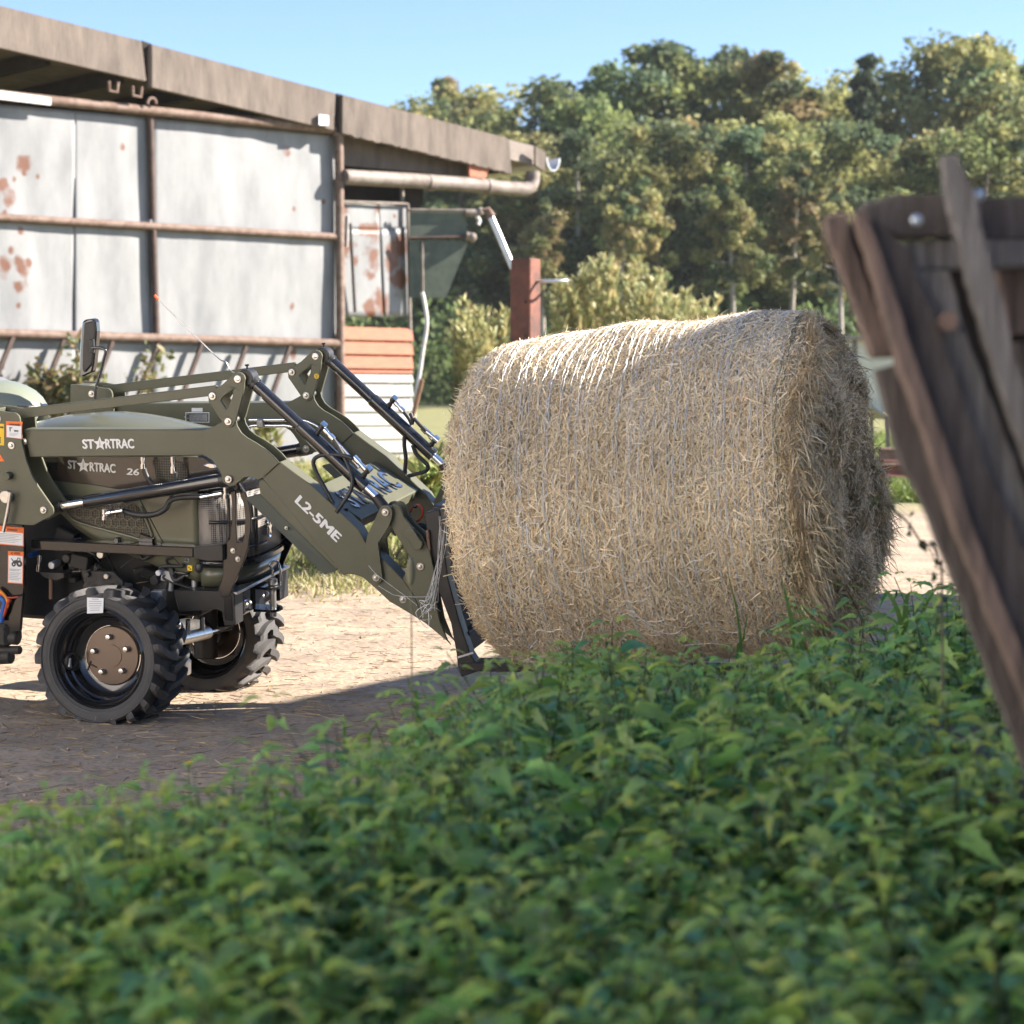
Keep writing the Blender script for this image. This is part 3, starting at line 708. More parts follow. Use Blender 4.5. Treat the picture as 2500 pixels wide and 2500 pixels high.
def sticker(Z, q, y, bands, par, name='sticker', base='sticker_white', ex=-.001):
    """q: corners tl tr br bl; bands: (v0, v1, u0, u1, material) in the sticker's own unit square"""
    c = [L3(Z, *p, y) for p in q]
    def pt(u, v): 
        a = c[0].lerp(c[1], u); b_ = c[3].lerp(c[2], u); p = a.lerp(b_, v); return (p.x, p.z)
    o = plate(name, [pt(0, 0), pt(1, 0), pt(1, 1), pt(0, 1)], y + ex, y, base, par, bevel=0)
    for (v0, v1, u0, u1, m) in bands:
        plate('print', [pt(u0, v0), pt(u1, v0), pt(u1, v1), pt(u0, v1)], y + ex - .0008, y + ex, m, par, bevel=0)
    return o
def lines(v0, v1, n, u0=.08, u1=.92, m='print_dark', f=.4):
    st = (v1 - v0) / n; return [(v0 + i * st, v0 + (i + f) * st, u0, u1 - .1 * (i % 3), m) for i in range(n)]

# ---- the two loader arms
knee = [(1372, 968), (1412, 955), (1470, 925), (1500, 908)] + rc(1543, 906, 46, 180, 10, 5) + [(1598, 940), (1625, 985), (1665, 1018), (1725, 1052), (1790, 1095), (1845, 1145), (1880, 1186), (1765, 1290), (1735, 1300), (1690, 1282), (1640, 1286), (1605, 1318), (1580, 1338), (1545, 1345), (1505, 1320), (1485, 1250), (1450, 1195), (1425, 1165), (1385, 1142), (1372, 1142)]
rear = [(150, 964), (1392, 962), (1440, 1000), (1440, 1110), (1392, 1142), (190, 1152)]
front = [(385, 1020), (500, 905), (735, 1082), (1030, 1362), (1085, 1462), (1195, 1560), (1330, 1702), (1400, 1800), (1445, 1905), (1330, 1900), (1240, 1850), (1150, 1765), (1062, 1688), (1010, 1668), (960, 1662), (928, 1672), (905, 1640)]
bell = rc(1607, 622, 48, 150, -25, 7) + [(1648, 700), (1592, 905)] + rc(1543, 906, 44, 0, -180, 7) + [(1410, 775)] + rc(1437, 735, 32, 205, 110, 5) + [(1500, 660)]
cut = [(1490, 765), (1505, 742), (1578, 683), (1570, 740), (1540, 815), (1528, 828)]
for (y0, lab) in ((AN, 'near'), (AF, 'far')):
    y1 = y0 + .09; near = lab == 'near'
    arm = MB(); arm.prism(tx(ZA, rear), y0 + .008, y1 - .008); 
    arm = arm.build('loader_arm', 'olive', trac, 0, bevel=.005)
    arm['label'] = 'loader arm on the camera side with white lettering' if near else 'loader arm on the far side of the bonnet'
    fb = MB().prism(tx(ZB, front), y0 + .008, y1 - .008).build('front_beam', 'olive', arm, 0, bevel=.005)
    for (a, b_) in ((y0, y0 + .008), (y1 - .008, y1)): plate('knee_plate', tx(ZA, knee), a, b_, 'olive', arm)
    for (a, b_) in ((y0 - .006, y0 + .006), (y1 - .006, y1 + .006)): plate('bell_crank', tx(ZA, bell), a, b_, 'olive', arm, holes=[tx(ZA, cut)])
    for (Z, u, v) in ((ZA, 1607, 620), (ZA, 1437, 735), (ZA, 1543, 906), (ZA, 1545, 1295)):
        q = L3(Z, u, v, AN); bolt((q.x, q.z), y0 - .007, arm)
        MB().tube([(q.x, y0 + .002, q.z), (q.x, y1 - .002, q.z)], .014, 10).build('pin', 'zinc', arm, 60)
    # rounded eye on top of the bell crank and cotter
    q = L3(ZA, 1640, 620, AN); MB().tube([(q.x, y0 + .014, q.z), (q.x, y1 - .014, q.z)], .034, 18).build('cylinder_eye', 'black_satin', arm, 50, bevel=.004)
    q = L3(ZA, 1634, 552, AN); mb = MB(); mb.tube([(q.x, y0 + .045, q.z - .01), (q.x, y0 + .045, q.z + .008)], .004, 6); mb.tube([(q.x - .008, y0 + .045, q.z + .008), (q.x + .008, y0 + .045, q.z + .01)], .004, 6); mb.build('grease_nipple', 'black_satin', arm, 50)
    # front hitch link and hitch plate
    link = rc(1222, 1240, 46, 150, -10, 6) + [(1262, 1290), (1240, 1345), (1172, 1450), (1186, 1560), (1203, 1690)] + rc(1160, 1680, 43, -15, -165, 6) + [(1105, 1600), (1082, 1500), (1098, 1400), (1130, 1335)]
    for (a, b_) in ((y0 - .008, y0 + .006), (y1 - .006, y1 + .008)): plate('hitch_link', tx(ZB, link), a, b_, 'olive', arm)
    hit = [(335, 390)] + rc(392, 335, 50, 120, 20, 4) + [(470, 400), (545, 490), (620, 560), (690, 690), (725, 850), (738, 1090), (775, 1290), (840, 1455), (872, 1502), (830, 1458), (650, 1310), (530, 1235), (418, 1168), (400, 1110), (430, 1000), (455, 935), (535, 765), (385, 530), (350, 465)]
    for (a, b_) in ((y0 + .012, y0 + .024), (y1 - .024, y1 - .012)): plate('hitch_plate', tx(ZF, hit), a, b_, 'olive', arm)
    for (Z, u, v) in ((ZB, 1222, 1240), (ZB, 1160, 1680)):
        q = L3(Z, u, v, AN); bolt((q.x, q.z), y0 - .009, arm); MB().tube([(q.x, y0, q.z), (q.x, y1, q.z)], .014, 10).build('pin', 'zinc', arm, 60)
    for (Z, u, v) in ((ZF, 612, 822), (ZF, 463, 1107)):
        q = L3(Z, u, v, AN); bolt((q.x, q.z), y0 + .011, arm)
    hd = rc(540, 530, 48, 60, 240, 8) + rc(598, 625, 47, 230, 420, 8)
    plate('lock_lever', tx(ZF, hd), y0 - .012, y0 + .012, 'olive', arm, bevel=.005)
    # parking stand folded under the beam: an angle section
    sa = [(352, 1042), (385, 1022), (430, 1075), (905, 1592), (882, 1642), (365, 1130)]
    plate('parking_stand', tx(ZB, sa), y0 + .012, y0 + .02, 'olive', arm)
    A0, A1 = tx(ZB, [(365, 1128)], AN)[0], tx(ZB, [(880, 1640)], AN)[0]; sh = tx(ZB, [(285, 1148)], AN)[0]
    dx, dz = sh[0] - A0[0], sh[1] - A0[1]
    MB().hexa([(A0[0], y0 + .012, A0[1]), (A1[0], y0 + .012, A1[1]), (A1[0] + dx * .8, y0 - .012, A1[1] + dz), (A0[0] + dx, y0 - .012, A0[1] + dz),
               (A0[0], y0 + .02, A0[1] + .004), (A1[0], y0 + .02, A1[1] + .004), (A1[0] + dx * .8, y0 - .006, A1[1] + dz + .004), (A0[0] + dx, y0 - .006, A0[1] + dz + .004)]).build('stand_flange', 'olive', arm, 0)
    if near:
        q = L3(ZB, 553, 1348, AN); bolt((q.x, q.z), y0 - .004, arm, .008)
    # leveling rod, lift cylinder, tilt cylinder
    r0, r1 = L3(ZA, 40, 872, AN), L3(ZA, 1437, 705, AN)
    mb = MB(); mb.bar((r0.x, y0 + .045, r0.z), (r1.x + .0, y0 + .045, r1.z), .018, .040, up=(0, 0, 1)); mb.build('levelling_rod', 'olive', trac, 0, bevel=.003)
    yc = y0 + .045
    def at(Z, u, v): q = L3(Z, u, v, AN + .045); return Vector((q.x, yc, q.z))
    lc = MB().tube([at(ZA, 575, 1452), at(ZA, 580, 1451), at(ZA, 1505, 1303)], [.026, .0285, .0285], 20).build('lift_cylinder', 'black_gloss', trac, 40, bevel=.002)
    MB().tube([at(ZA, 405, 1480), at(ZA, 578, 1452)], .017, 16).build('piston_rod', 'chrome', lc, 60)
    MB().tube([at(ZA, 320, 1493), at(ZA, 415, 1479)], .024, 12).build('rod_end', 'black_satin', lc, 50)
    MB().tube([at(ZA, 1490, 1305), at(ZA, 1550, 1296)], .03, 12).build('cylinder_eye', 'black_satin', lc, 50)
    tc_ = MB().tube([at(ZB, 330, 372), at(ZB, 640, 660), at(ZB, 642, 662), at(ZB, 1088, 1078)], [.0245, .0245, .0285, .0285], 20).build('tilt_cylinder', 'black_gloss', trac, 40, bevel=.002)
    MB().tube([at(ZB, 285, 330), at(ZB, 322, 366), at(ZB, 323, 367), at(ZB, 345, 388)], [.020, .020, .030, .030], 16).build('end_collar', 'black_satin', tc_, 40)
    MB().tube([at(ZB, 1080, 1070), at(ZB, 1160, 1145)], .0165, 14).build('piston_rod', 'chrome', tc_, 60)
    MB().tube([at(ZB, 1150, 1135), at(ZB, 1222, 1232)], [.021, .024], 12).build('rod_end', 'black_satin', tc_, 50)
    # hydraulic ports and hoses on the tilt cylinder
    def up(Z, u, v, dy=0): q = L3(Z, u, v, AN + .045); return Vector((q.x, yc + dy, q.z))
    for (a, b_) in (((755, 715), (800, 655)), ((1065, 1005), (1105, 950))):
        fitting('port_elbow', up(ZB, *a), up(ZB, *b_), .0115, tc_, 'black_satin'); 
        mb = MB(); mb.tube([up(ZB, b_[0] - 12, b_[1] - 14), up(ZB, b_[0] + 18, b_[1] + 12)], .013, 6); mb.build('hex_nut', 'chrome', tc_, 0)
    fitting('hose_ferrule', up(ZB, 805, 685), up(ZB, 868, 752), .011, tc_)
    fitting('hose_ferrule', up(ZB, 1092, 965), up(ZB, 1005, 870), .011, tc_)
    if near:
        hose('hydraulic_hose', [up(ZB, *p, -.012 * i) for i, p in enumerate(((865, 750), (930, 840), (985, 930), (1018, 1020), (1005, 1100), (960, 1175), (930, 1225)))], .0085, trac)
        hose('hydraulic_hose', [up(ZB, *p, -.02) for p in ((1008, 875), (940, 855), (830, 850), (765, 868), (745, 905), (765, 970), (805, 1045), (850, 1125), (880, 1180))], .0085, trac)
    else:
        P = [at(ZB, 868, 752), at(ZB, 905, 800), at(ZB, 930, 850)]
        hose('hydraulic_hose', P, .0085, trac)
        q0 = [T.L(ZB(*p), AF + .02) for p in ((1345, 735), (1345, 800), (1355, 880), (1350, 960), (1360, 1000))]; hose('hydraulic_hose', q0, .009, trac)
        q0 = [T.L(ZB(*p), AF + .02) for p in ((1400, 790), (1425, 850), (1470, 895), (1502, 930), (1490, 965), (1430, 985), (1370, 1000))]; hose('hydraulic_hose', q0, .009, trac)
        q0 = [T.L(ZB(*p), AF + .02) for p in ((1385, 575), (1400, 620), (1395, 650))]; hose('hydraulic_hose', q0, .0085, trac)
        q0 = [T.L(ZB(*p), AF + .02) for p in ((1410, 610), (1450, 655), (1495, 700))]; hose('hydraulic_hose', q0, .0085, trac)
        P = [T.L(ZB(*p), AF + .02) for p in ((1495, 700), (1575, 765))]; fitting('hose_ferrule', P[0], P[1], .011, trac)
    # tower
    tow = [(-150, 815), (0, 828), (95, 845)] + rc(105, 890, 46, 85, 10, 4) + [(158, 960), (165, 1045), (195, 1165), (232, 1265), (270, 1335), (372, 1482)] + rc(330, 1505, 46, 20, -80, 5) + [(240, 1602), (-20, 1588), (-150, 1420)]
    tower = plate('loader_tower', tx(ZA, tow), y0 - .022, y0 - .010, 'olive', trac)
    plate('inner_plate', tx(ZA, tow), y1 + .010, y1 + .022, 'olive', tower)
    q = tx(ZA, [(-150, 830), (-40, 830), (-40, 1580), (-150, 1420)]); plate('tower_post', q, y0 - .01, y1 + .01, 'olive', tower)
    for (u, v) in ((5, 885), (97, 1063), (312, 1498)):
        p = tx(ZA, [(u, v)])[0]; bolt(p, y0 - .0225, tower)
        MB().tube([(p[0], y0 - .01, p[1]), (p[0], y1 + .01, p[1])], .014, 10).build('pin', 'zinc', tower, 60)
    if near:
        p = tx(ZA, [(85, 1265)])[0]; MB().tube([(p[0], y0 - .055, p[1]), (p[0], y0 - .02, p[1])], .0165, 18).build('stop_knob', 'olive', tower, 50, bevel=.002)
        p = tx(ZA, [(70, 1405)])[0]; lk = MB().tube([(p[0], y0 - .042, p[1]), (p[0], y0 - .02, p[1])], .027, 24).build('lock_pin', 'zinc', tower, 50, bevel=.002)
        MB().tube(crv([L3(ZA, *q_, y0 - .055) for q_ in ((72, 1385), (66, 1420), (50, 1520), (22, 1650))], 4), .0085, 10).build('lock_handle', 'chrome', tower, 60)
ARM = [o for o in trac.children if o.name.startswith('loader_arm')]
TOW = [o for o in trac.children if o.name.startswith('loader_tower')]
near_arm, near_tow = ARM[0], TOW[0]
yb_ = AN + .008
text_px('lettering', 'ST', ZA, (558, 1093), (640, 1093), 66, yb_, 'decal_white', near_arm, .05)
star_px(ZA, 674, 1058, 48, yb_, near_arm)
text_px('lettering', 'RTRAC', ZA, (712, 1091), (908, 1090), 66, yb_, 'decal_white', near_arm, .05)
text_px('model_lettering', 'L2-5ME', ZB, (603, 1172), (888, 1448), 66, yb_, 'decal_white', near_arm, .045)
sticker(ZA, [(42, 905), (150, 910), (148, 1026), (42, 1014)], AN - .0225, [(0, .26, 0, 1, 'sticker_orange'), (.26, .98, .04, .96, 'sticker_white'), (.42, .62, .22, .3, 'print_dark'), (.36, .42, .2, .4, 'print_dark'), (.5, .62, .5, .78, 'print_dark')] + lines(.7, .9, 3, .2, .8, 'decal_grey'), near_tow, base='sticker_orange')
text_px('lettering', '▲DANGER' if False else 'DANGER', ZA, (62, 934), (136, 937), 14, AN - .0245, 'print_dark', near_tow, .01)
sticker(ZA, [(-60, 918), (28, 925), (28, 1070), (-60, 1062)], AN - .0225, [(.12, .2, .1, .96, 'print_dark'), (.62, .88, .72, .76, 'print_dark'), (.62, .66, .5, .76, 'print_dark'), (.86, .9, .5, .76, 'print_dark')], near_tow, base='sticker_yellow')
c = tx(ZA, [(-42, 1164), (0, 1090), (50, 1172)]); plate('warning_triangle', c, AN - .0235, AN - .0225, 'sticker_orange', near_tow, bevel=0)
for q in ([(0, 1122), (14, 1122), (14, 1129), (0, 1129)], [(0, 1145), (22, 1147), (22, 1153), (0, 1151)], [(8, 1122), (14, 1122), (14, 1150), (8, 1150)]):
    plate('print', tx(ZA, q), AN - .0243, AN - .0235, 'print_dark', near_tow, bevel=0)
# far arm data plate and round yellow sticker
farm = ARM[1]
sticker(ZE, [(738, 32), (1020, 32), (1020, 152), (740, 150)], AF + .007, [(.08, .92, .03, .97, 'print_dark'), (.18, .84, .17, .92, 'sticker_white'), (.55, .9, .58, .68, 'print_dark'), (.7, .74, .58, .7, 'sticker_white')] + lines(.15, .85, 5, .04, .15, 'sticker_white'), farm, 'data_plate')
sticker(ZE, [(812, -20), (940, -20), (940, 24), (812, 24)], AF + .007, [], farm, 'sticker', 'sticker_white')
p = T.L(ZB(753, 327), AF - .007); MB().disc((p.x, p.z), .0115, AF - .0075, AF - .0065, 20).build('round_sticker', 'sticker_yellow', farm, 40)
text_mesh('lettering', 'S', (p.x - .004, AF - .008, p.z - .006), (1, 0, 0), (0, 0, 1), .008, .012, 'print_dark', farm, 0)

# ---- cross box between the arms, with raised lettering, and steel pipes
a_, b_, c_, d_ = [T.L(ZB(*p), -.34) for p in ((735, 1075), (1050, 1288), (1030, 1362), (712, 1152))]
xb = MB().prism([(q.x, q.z) for q in (a_, b_, c_, d_)], -.335, .345).build('cross_box', 'olive', trac, 0, bevel=.004)
ey = (a_ - b_).normalized(); ey.y = 0; n_ = Vector((0, 1, 0)); bw = (a_ - b_).length
o = a_.lerp(b_, .78); o.y = -.27
text_mesh('lettering', 'STARTRAC', o + Vector((ey.z * .0, 0, 0)), (0, 1, 0), ey, .54, bw * .5, 'chrome', xb, .02, depth=.003)
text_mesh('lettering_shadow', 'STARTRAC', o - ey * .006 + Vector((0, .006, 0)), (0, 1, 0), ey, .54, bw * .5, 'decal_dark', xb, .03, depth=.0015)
MB().tube([T.L(ZB(u, v), -.18) for u, v in ((870, 1330), (1000, 1440))], .05, 14).build('cross_tube', 'olive', xb, 60)
MB().box(((L3(ZB, 860, 1200, -.3)).x, -.335 + .02, (L3(ZB, 860, 1200, -.3)).z + .012), (.12, .05, .022), Matrix.Rotation(R(43), 3, 'Y')).build('hose_block', 'black_satin', trac, 0, bevel=.003)
for i, yy in enumerate((-.31, -.29)):
    q = L3(ZB, 930 + 10 * i, 1235, AN + .06); MB().tube([(q.x, AN + .07, q.z - .03), (q.x, AN + .07, q.z + .01)], .012, 8).build('hose_nipple', 'black_satin', trac, 40)
for (v, u1) in ((622, 640), (662, 560)):
    P = [T.L(ZB(u, vv), AF - .02) for u, vv in ((300, v + (22 if v > 640 else 0)), (320, v), (480, v), (u1, v), (u1 + 80, v + 22), (u1 + 180, v + 85), (u1 + 290, v + 190), (u1 + 400, v + 320))]
    hose('steel_pipe', P, .0075, trac, 'chrome')
q = T.L(ZB(375, 645), AF - .03); MB().box((q.x, q.y, q.z), (.032, .02, .036)).build('pipe_clamp', 'zinc', trac, 0, bevel=.004)
# red breakaway cable and fork carriage
P = [T.L(ZF(*p), -.30) for p in ((510, 380), (560, 310), (600, 292), (635, 320), (635, 380), (600, 425), (540, 440), (515, 430))]
hose('red_cable', P, .0045, trac, 'red_cable')
for (u, v) in ((495, 360), (525, 380), (575, 305), (520, 435)): 
    q = T.L(ZF(u, v), -.31); MB().ball((q.x, q.y, q.z), .009, 6).build('cable_fitting', 'black_gloss', trac, 60)
mb = MB()
fk = [(668, 352), (800, 318), (830, 560), (868, 900), (960, 1250), (1060, 1560), (1150, 1700), (982, 1758), (950, 1650), (942, 1560), (895, 1300), (790, 1020), (735, 800), (690, 520)]
fx = tx(ZF, fk, -.40)
fc = MB().prism(fx, -.42, -.36).build('fork_carriage', 'black_satin', trac, 0, bevel=.004)
plate('upright', fx, .30, .36, 'black_satin', fc)
plate('carriage_back', tx(ZF, [(720, 420), (800, 420), (850, 760), (880, 1000), (975, 1330), (1040, 1560), (960, 1600), (905, 1300), (800, 1010), (745, 790)], -.36), -.36, .30, 'black_matt', fc)
plate('side_plate', tx(ZF, [(672, 500), (700, 500), (735, 880), (690, 700)], -.42), -.435, -.42, 'rust_pipe', fc)
for (u, v) in ((740, 400), (830, 900), (985, 1480)):
    q = tx(ZF, [(u, v)], -.4)[0]; MB().box((q[0], -.03, q[1]), (.035, .68, .085)).build('cross_rail', 'black_satin', fc, 0, bevel=.003)
for (u, v, w) in ((1000, 1590, 'zinc'),):
    q = [tx(ZF, [(u_, v_)], -.42)[0] for u_, v_ in ((940, 1590), (1070, 1550), (1075, 1565), (945, 1605))]; plate('weld_band', q, -.423, -.42, 'galv', fc, bevel=0)
q = tx(ZF, [(1040, 1700)], -.4)[0]
for yy in (-.39, .33): MB().hexa([(q[0] + dx, yy + dy, q[1] + dz + dx * .05) for dz in (.0, .035) for dx, dy in ((-.03, -.045), (1.05, -.03), (1.05, .03), (-.03, .045))]).build('fork_tine', 'black_satin', fc, 0, bevel=.004)
hose('hydraulic_hose', [T.L(ZF(*p), -.30) for p in ((570, 490), (620, 470), (670, 485), (690, 540))], .012, trac)

# ---- bonnet
HW, XG = .27, .30
zt_x = [-.62, -.446, -.225, -.044, .23, .36, .45, .5]; zt_z = [1.20, 1.239, 1.263, 1.25, 1.20, 1.145, 1.085, 1.03]
def ztop(x): return float(np.interp(x, zt_x, zt_z))
_lo = tx(ZC, [(880, 300), (1100, 385), (1300, 465), (1470, 490)], -.27)
bb_x = [-.62, -.40, -.34, -.19] + [p[0] for p in _lo]; bb_z = [1.0, .96, .845, .757] + [p[1] for p in _lo]
print('bonnet low', _lo)
def ring(x):
    zt, zb_ = ztop(x), float(np.interp(x, bb_x, bb_z)); P = []
    prof = [(-HW + .006, zb_), (-HW, zb_ + .03), (-HW, zt - .17), (-HW + .006, zt - .12), (-HW + .026, zt - .075), (-HW + .065, zt - .04), (-HW + .13, zt - .016), (-.07, zt - .004), (0, zt)]
    P = [Vector((x, y, z)) for y, z in prof] + [Vector((x, -y, z)) for y, z in prof[-2::-1]]
    return P
xs = [-.60, -.50, -.446, -.36, -.27, -.19, -.1, .0, .1, .2, .27, XG]
bon = MB().loft([ring(x) for x in xs], True, False, False).build('bonnet', 'olive_gloss', trac, 60)
s = bon.modifiers.new('thickness', 'SOLIDIFY'); s.thickness = .004; s.offset = -1
def outline(f=1.0, d=.205, n=25):
    P = []
    for i in range(n):
        a = math.pi * (i / (n - 1)) - math.pi / 2          # -90 near side .. +90 far side
        e = 2 / 2.7; P.append((XG + d * f * abs(math.cos(a)) ** e, HW * f * math.copysign(abs(math.sin(a)) ** e, a)))
    return P
def nose(name, levels, m, par, th=.004):
    rings = []
    for (f, zf_, d) in levels:
        rings.append([Vector((x, y, zf_(x, y) if callable(zf_) else zf_)) for x, y in outline(f, d)])
    o = MB().loft(rings, False, False, False).build(name, m, par, 50); s = o.modifiers.new('thickness', 'SOLIDIFY'); s.thickness = th; return o
nose('nose_skirt', [(.96, .585, .18), (.985, .62, .195), (1.0, .665, .204)], 'olive_gloss', bon)
nose('nose_trim', [(1.0, .667, .205), (1.02, .675, .212), (1.02, .692, .212), (1.0, .70, .205)], 'black_gloss', bon)
gr = nose('grille', [(.995, .702, .204), (.995, .80, .204), (.99, .90, .200), (.975, .975, .19)], 'grille_mesh', trac)
nose('nose_cap', [(.99, .98, .195), (.975, 1.03, .188), (.93, lambda x, y: ztop(x) - .035 - .3 * max(0, abs(y) - .16), .17), (.6, lambda x, y: ztop(x) - .004, .11), (.05, lambda x, y: ztop(x), .01)], 'black_gloss', bon)
for z in (.745, .86): MB().tube([(x * 1.0 + .004, y * 1.012, z) for x, y in outline(1.0, .206)[1:12]], .0075, 8).build('grille_bar', 'black_gloss', gr, 60)
for i in (4, 9): MB().tube([(outline(1., .208)[i][0] + .003, outline(1., .208)[i][1] * 1.01, z) for z in (.72, .80, .88, .96)], .008, 8).build('grille_rib', 'black_gloss', gr, 60)
# star badge on the grille front
cst = Vector((XG + .211, -.03, .80))
mb = MB(); mb.lathe([(.024, -.004), (.030, -.006), (.034, 0), (.030, .004)], 24, cst, Matrix.Rotation(R(90), 3, 'Z') @ Matrix.Diagonal((.72, 1, 1.3)).to_3x3(), close=True)
bd = mb.build('star_badge', 'chrome', gr, 60)
pts = [Vector((cst.x + .006, cst.y + .72 * (.028 if i % 2 == 0 else .011) * math.sin(i * math.pi / 5), cst.z + 1.3 * (.028 if i % 2 == 0 else .011) * math.cos(i * math.pi / 5))) for i in range(10)]
MB().loft([pts, [p - Vector((.006, 0, 0)) for p in pts]]).build('badge_star', 'chrome', gr, 0)
# head lamp, upper vent, decal band, lettering
yh = -HW
plate('decal_band', tx(ZA, [(275, 1148), (1330, 1148), (1330, 1300), (960, 1392), (640, 1335), (305, 1300)], yh), yh - .0015, yh, 'decal_dark', bon, bevel=0)
text_px('lettering', 'ST', ZA, (458, 1226), (520, 1232), 62, yh - .002, 'decal_grey', bon, .05)
star_px(ZA, 563, 1205, 52, yh - .002, bon)
text_px('lettering', 'RTRAC', ZA, (605, 1243), (782, 1256), 64, yh - .002, 'decal_white', bon, .05)
text_px('number_lettering', '26', ZA, (852, 1266), (940, 1272), 46, yh - .002, 'decal_white', bon, .03, .15)
plate('side_window', tx(ZA, [(280, 1155), (390, 1155), (390, 1230), (300, 1222)], yh), yh - .0025, yh - .001, 'black_gloss', bon, bevel=0)
plate('upper_vent', tx(ZE, [(372, 575), (560, 575), (700, 620), (760, 700), (770, 800), (600, 850), (390, 810)], yh), yh - .004, yh - .001, 'vent_mesh', bon)
plate('cheek_panel', tx(ZE, [(780, 560), (960, 565), (1060, 640), (1150, 740), (1180, 830), (780, 850)], yh), yh - .006, yh - .002, 'black_gloss', bon)
q = tx(ZE, [(940, 655), (1000, 630), (1090, 640), (1115, 682), (1030, 690)], yh - .006); plate('head_lamp', q, yh - .016, yh - .006, 'chrome', bon, bevel=.004)
# perforated side vent with honeycomb ribs and a lower lip
sv = [(400, 1400), (560, 1408), (860, 1440), (930, 1480), (1012, 1668), (985, 1700), (900, 1672), (640, 1606), (500, 1560), (430, 1480)]
vent = plate('side_vent', tx(ZA, sv, yh), yh - .003, yh - .001, 'vent_mesh', bon, bevel=0)
from mathutils.geometry import intersect_point_tri_2d
svl = tx(ZA, sv, yh)
def inside(p, poly):
    r_ = False; j = len(poly) - 1
    for i in range(len(poly)):
        if (poly[i][1] > p[1]) != (poly[j][1] > p[1]) and p[0] < (poly[j][0] - poly[i][0]) * (p[1] - poly[i][1]) / (poly[j][1] - poly[i][1]) + poly[i][0]: r_ = not r_
        j = i
    return r_
mb = MB(); hr = .0215
cx0, cz0 = min(p[0] for p in svl), min(p[1] for p in svl)
for i in range(-1, 16):
    for j in range(-1, 14):
        cx_, cz_ = cx0 + i * hr * 1.732 + (j % 2) * hr * .866, cz0 + j * hr * 1.5
        for k_ in range(3):
            a0, a1 = R(30 + 60 * k_), R(90 + 60 * k_)
            p_, q_ = (cx_ + hr * math.cos(a0), cz_ + hr * math.sin(a0)), (cx_ + hr * math.cos(a1), cz_ + hr * math.sin(a1))
            if inside(p_, svl) and inside(q_, svl): mb.bar((p_[0], yh - .005, p_[1]), (q_[0], yh - .005, q_[1]), .0035, .004, up=(0, 1, 0))
mb.build('honeycomb_rib', 'olive_gloss', bon, 0)
lip = [(430, 1500), (500, 1572), (640, 1620), (900, 1688), (985, 1715), (1020, 1690), (1012, 1640), (945, 1480)]
MB().tube(crv([T.L(ZA(*p), yh - .004) for p in lip], 4), .007, 8).build('vent_lip', 'olive_gloss', bon, 60)
MB().tube(crv([T.L(ZA(*p), yh - .0005) for p in ((945, 1440), (1010, 1560), (1080, 1690), (1140, 1790), (1210, 1870))], 4), .0022, 6).build('panel_gap', 'black_matt', bon, 60)
MB().tube([T.L(ZA(*p), yh - .0005) for p in ((310, 1300), (640, 1335), (800, 1362))], .002, 6).build('panel_gap', 'black_matt', bon, 60)
# hoses and steel lines hanging beside the bonnet
for (u0, u1, v1) in ((945, 980, 1225), (1150, 1180, 1255)):
    y_ = -.33; fitting('hose_ferrule', T.L(ZA((u0 + u1) / 2, 1145), y_), T.L(ZA((u0 + u1) / 2 + 2, v1), y_), .0115, trac)
hose('hydraulic_hose', [T.L(ZA(*p), -.33) for p in ((968, 1220), (985, 1270), (1010, 1310), (1040, 1345), (1090, 1390))], .0105, trac)
hose('hydraulic_hose', [T.L(ZA(*p), -.33) for p in ((1183, 1250), (1185, 1300), (1170, 1370), (1150, 1420))], .007, trac)
q0, q1 = T.L(ZA(700, 1530), -.385), T.L(ZA(830, 1508), -.385)
lift_near = [o for o in trac.children if o.name.startswith('lift_cylinder')][0]
fitting('hose_ferrule', q1, q0, .0115, lift_near); fitting('port_elbow', T.L(ZA(705, 1500), -.39), T.L(ZA(705, 1570), -.39), .0125, lift_near)
hose('hydraulic_hose', [T.L(ZA(*p), -.37) for p in ((825, 1508), (900, 1532), (980, 1540), (1060, 1528), (1120, 1490), (1150, 1440), (1230, 1418), (1360, 1415))], .012, trac)
fitting('hose_ferrule', T.L(ZA(1355, 1418), -.385), T.L(ZA(1500, 1392), -.385), .0115, lift_near)
fitting('port_elbow', T.L(ZA(1522, 1350), -.39), T.L(ZA(1522, 1425), -.39), .0125, lift_near)

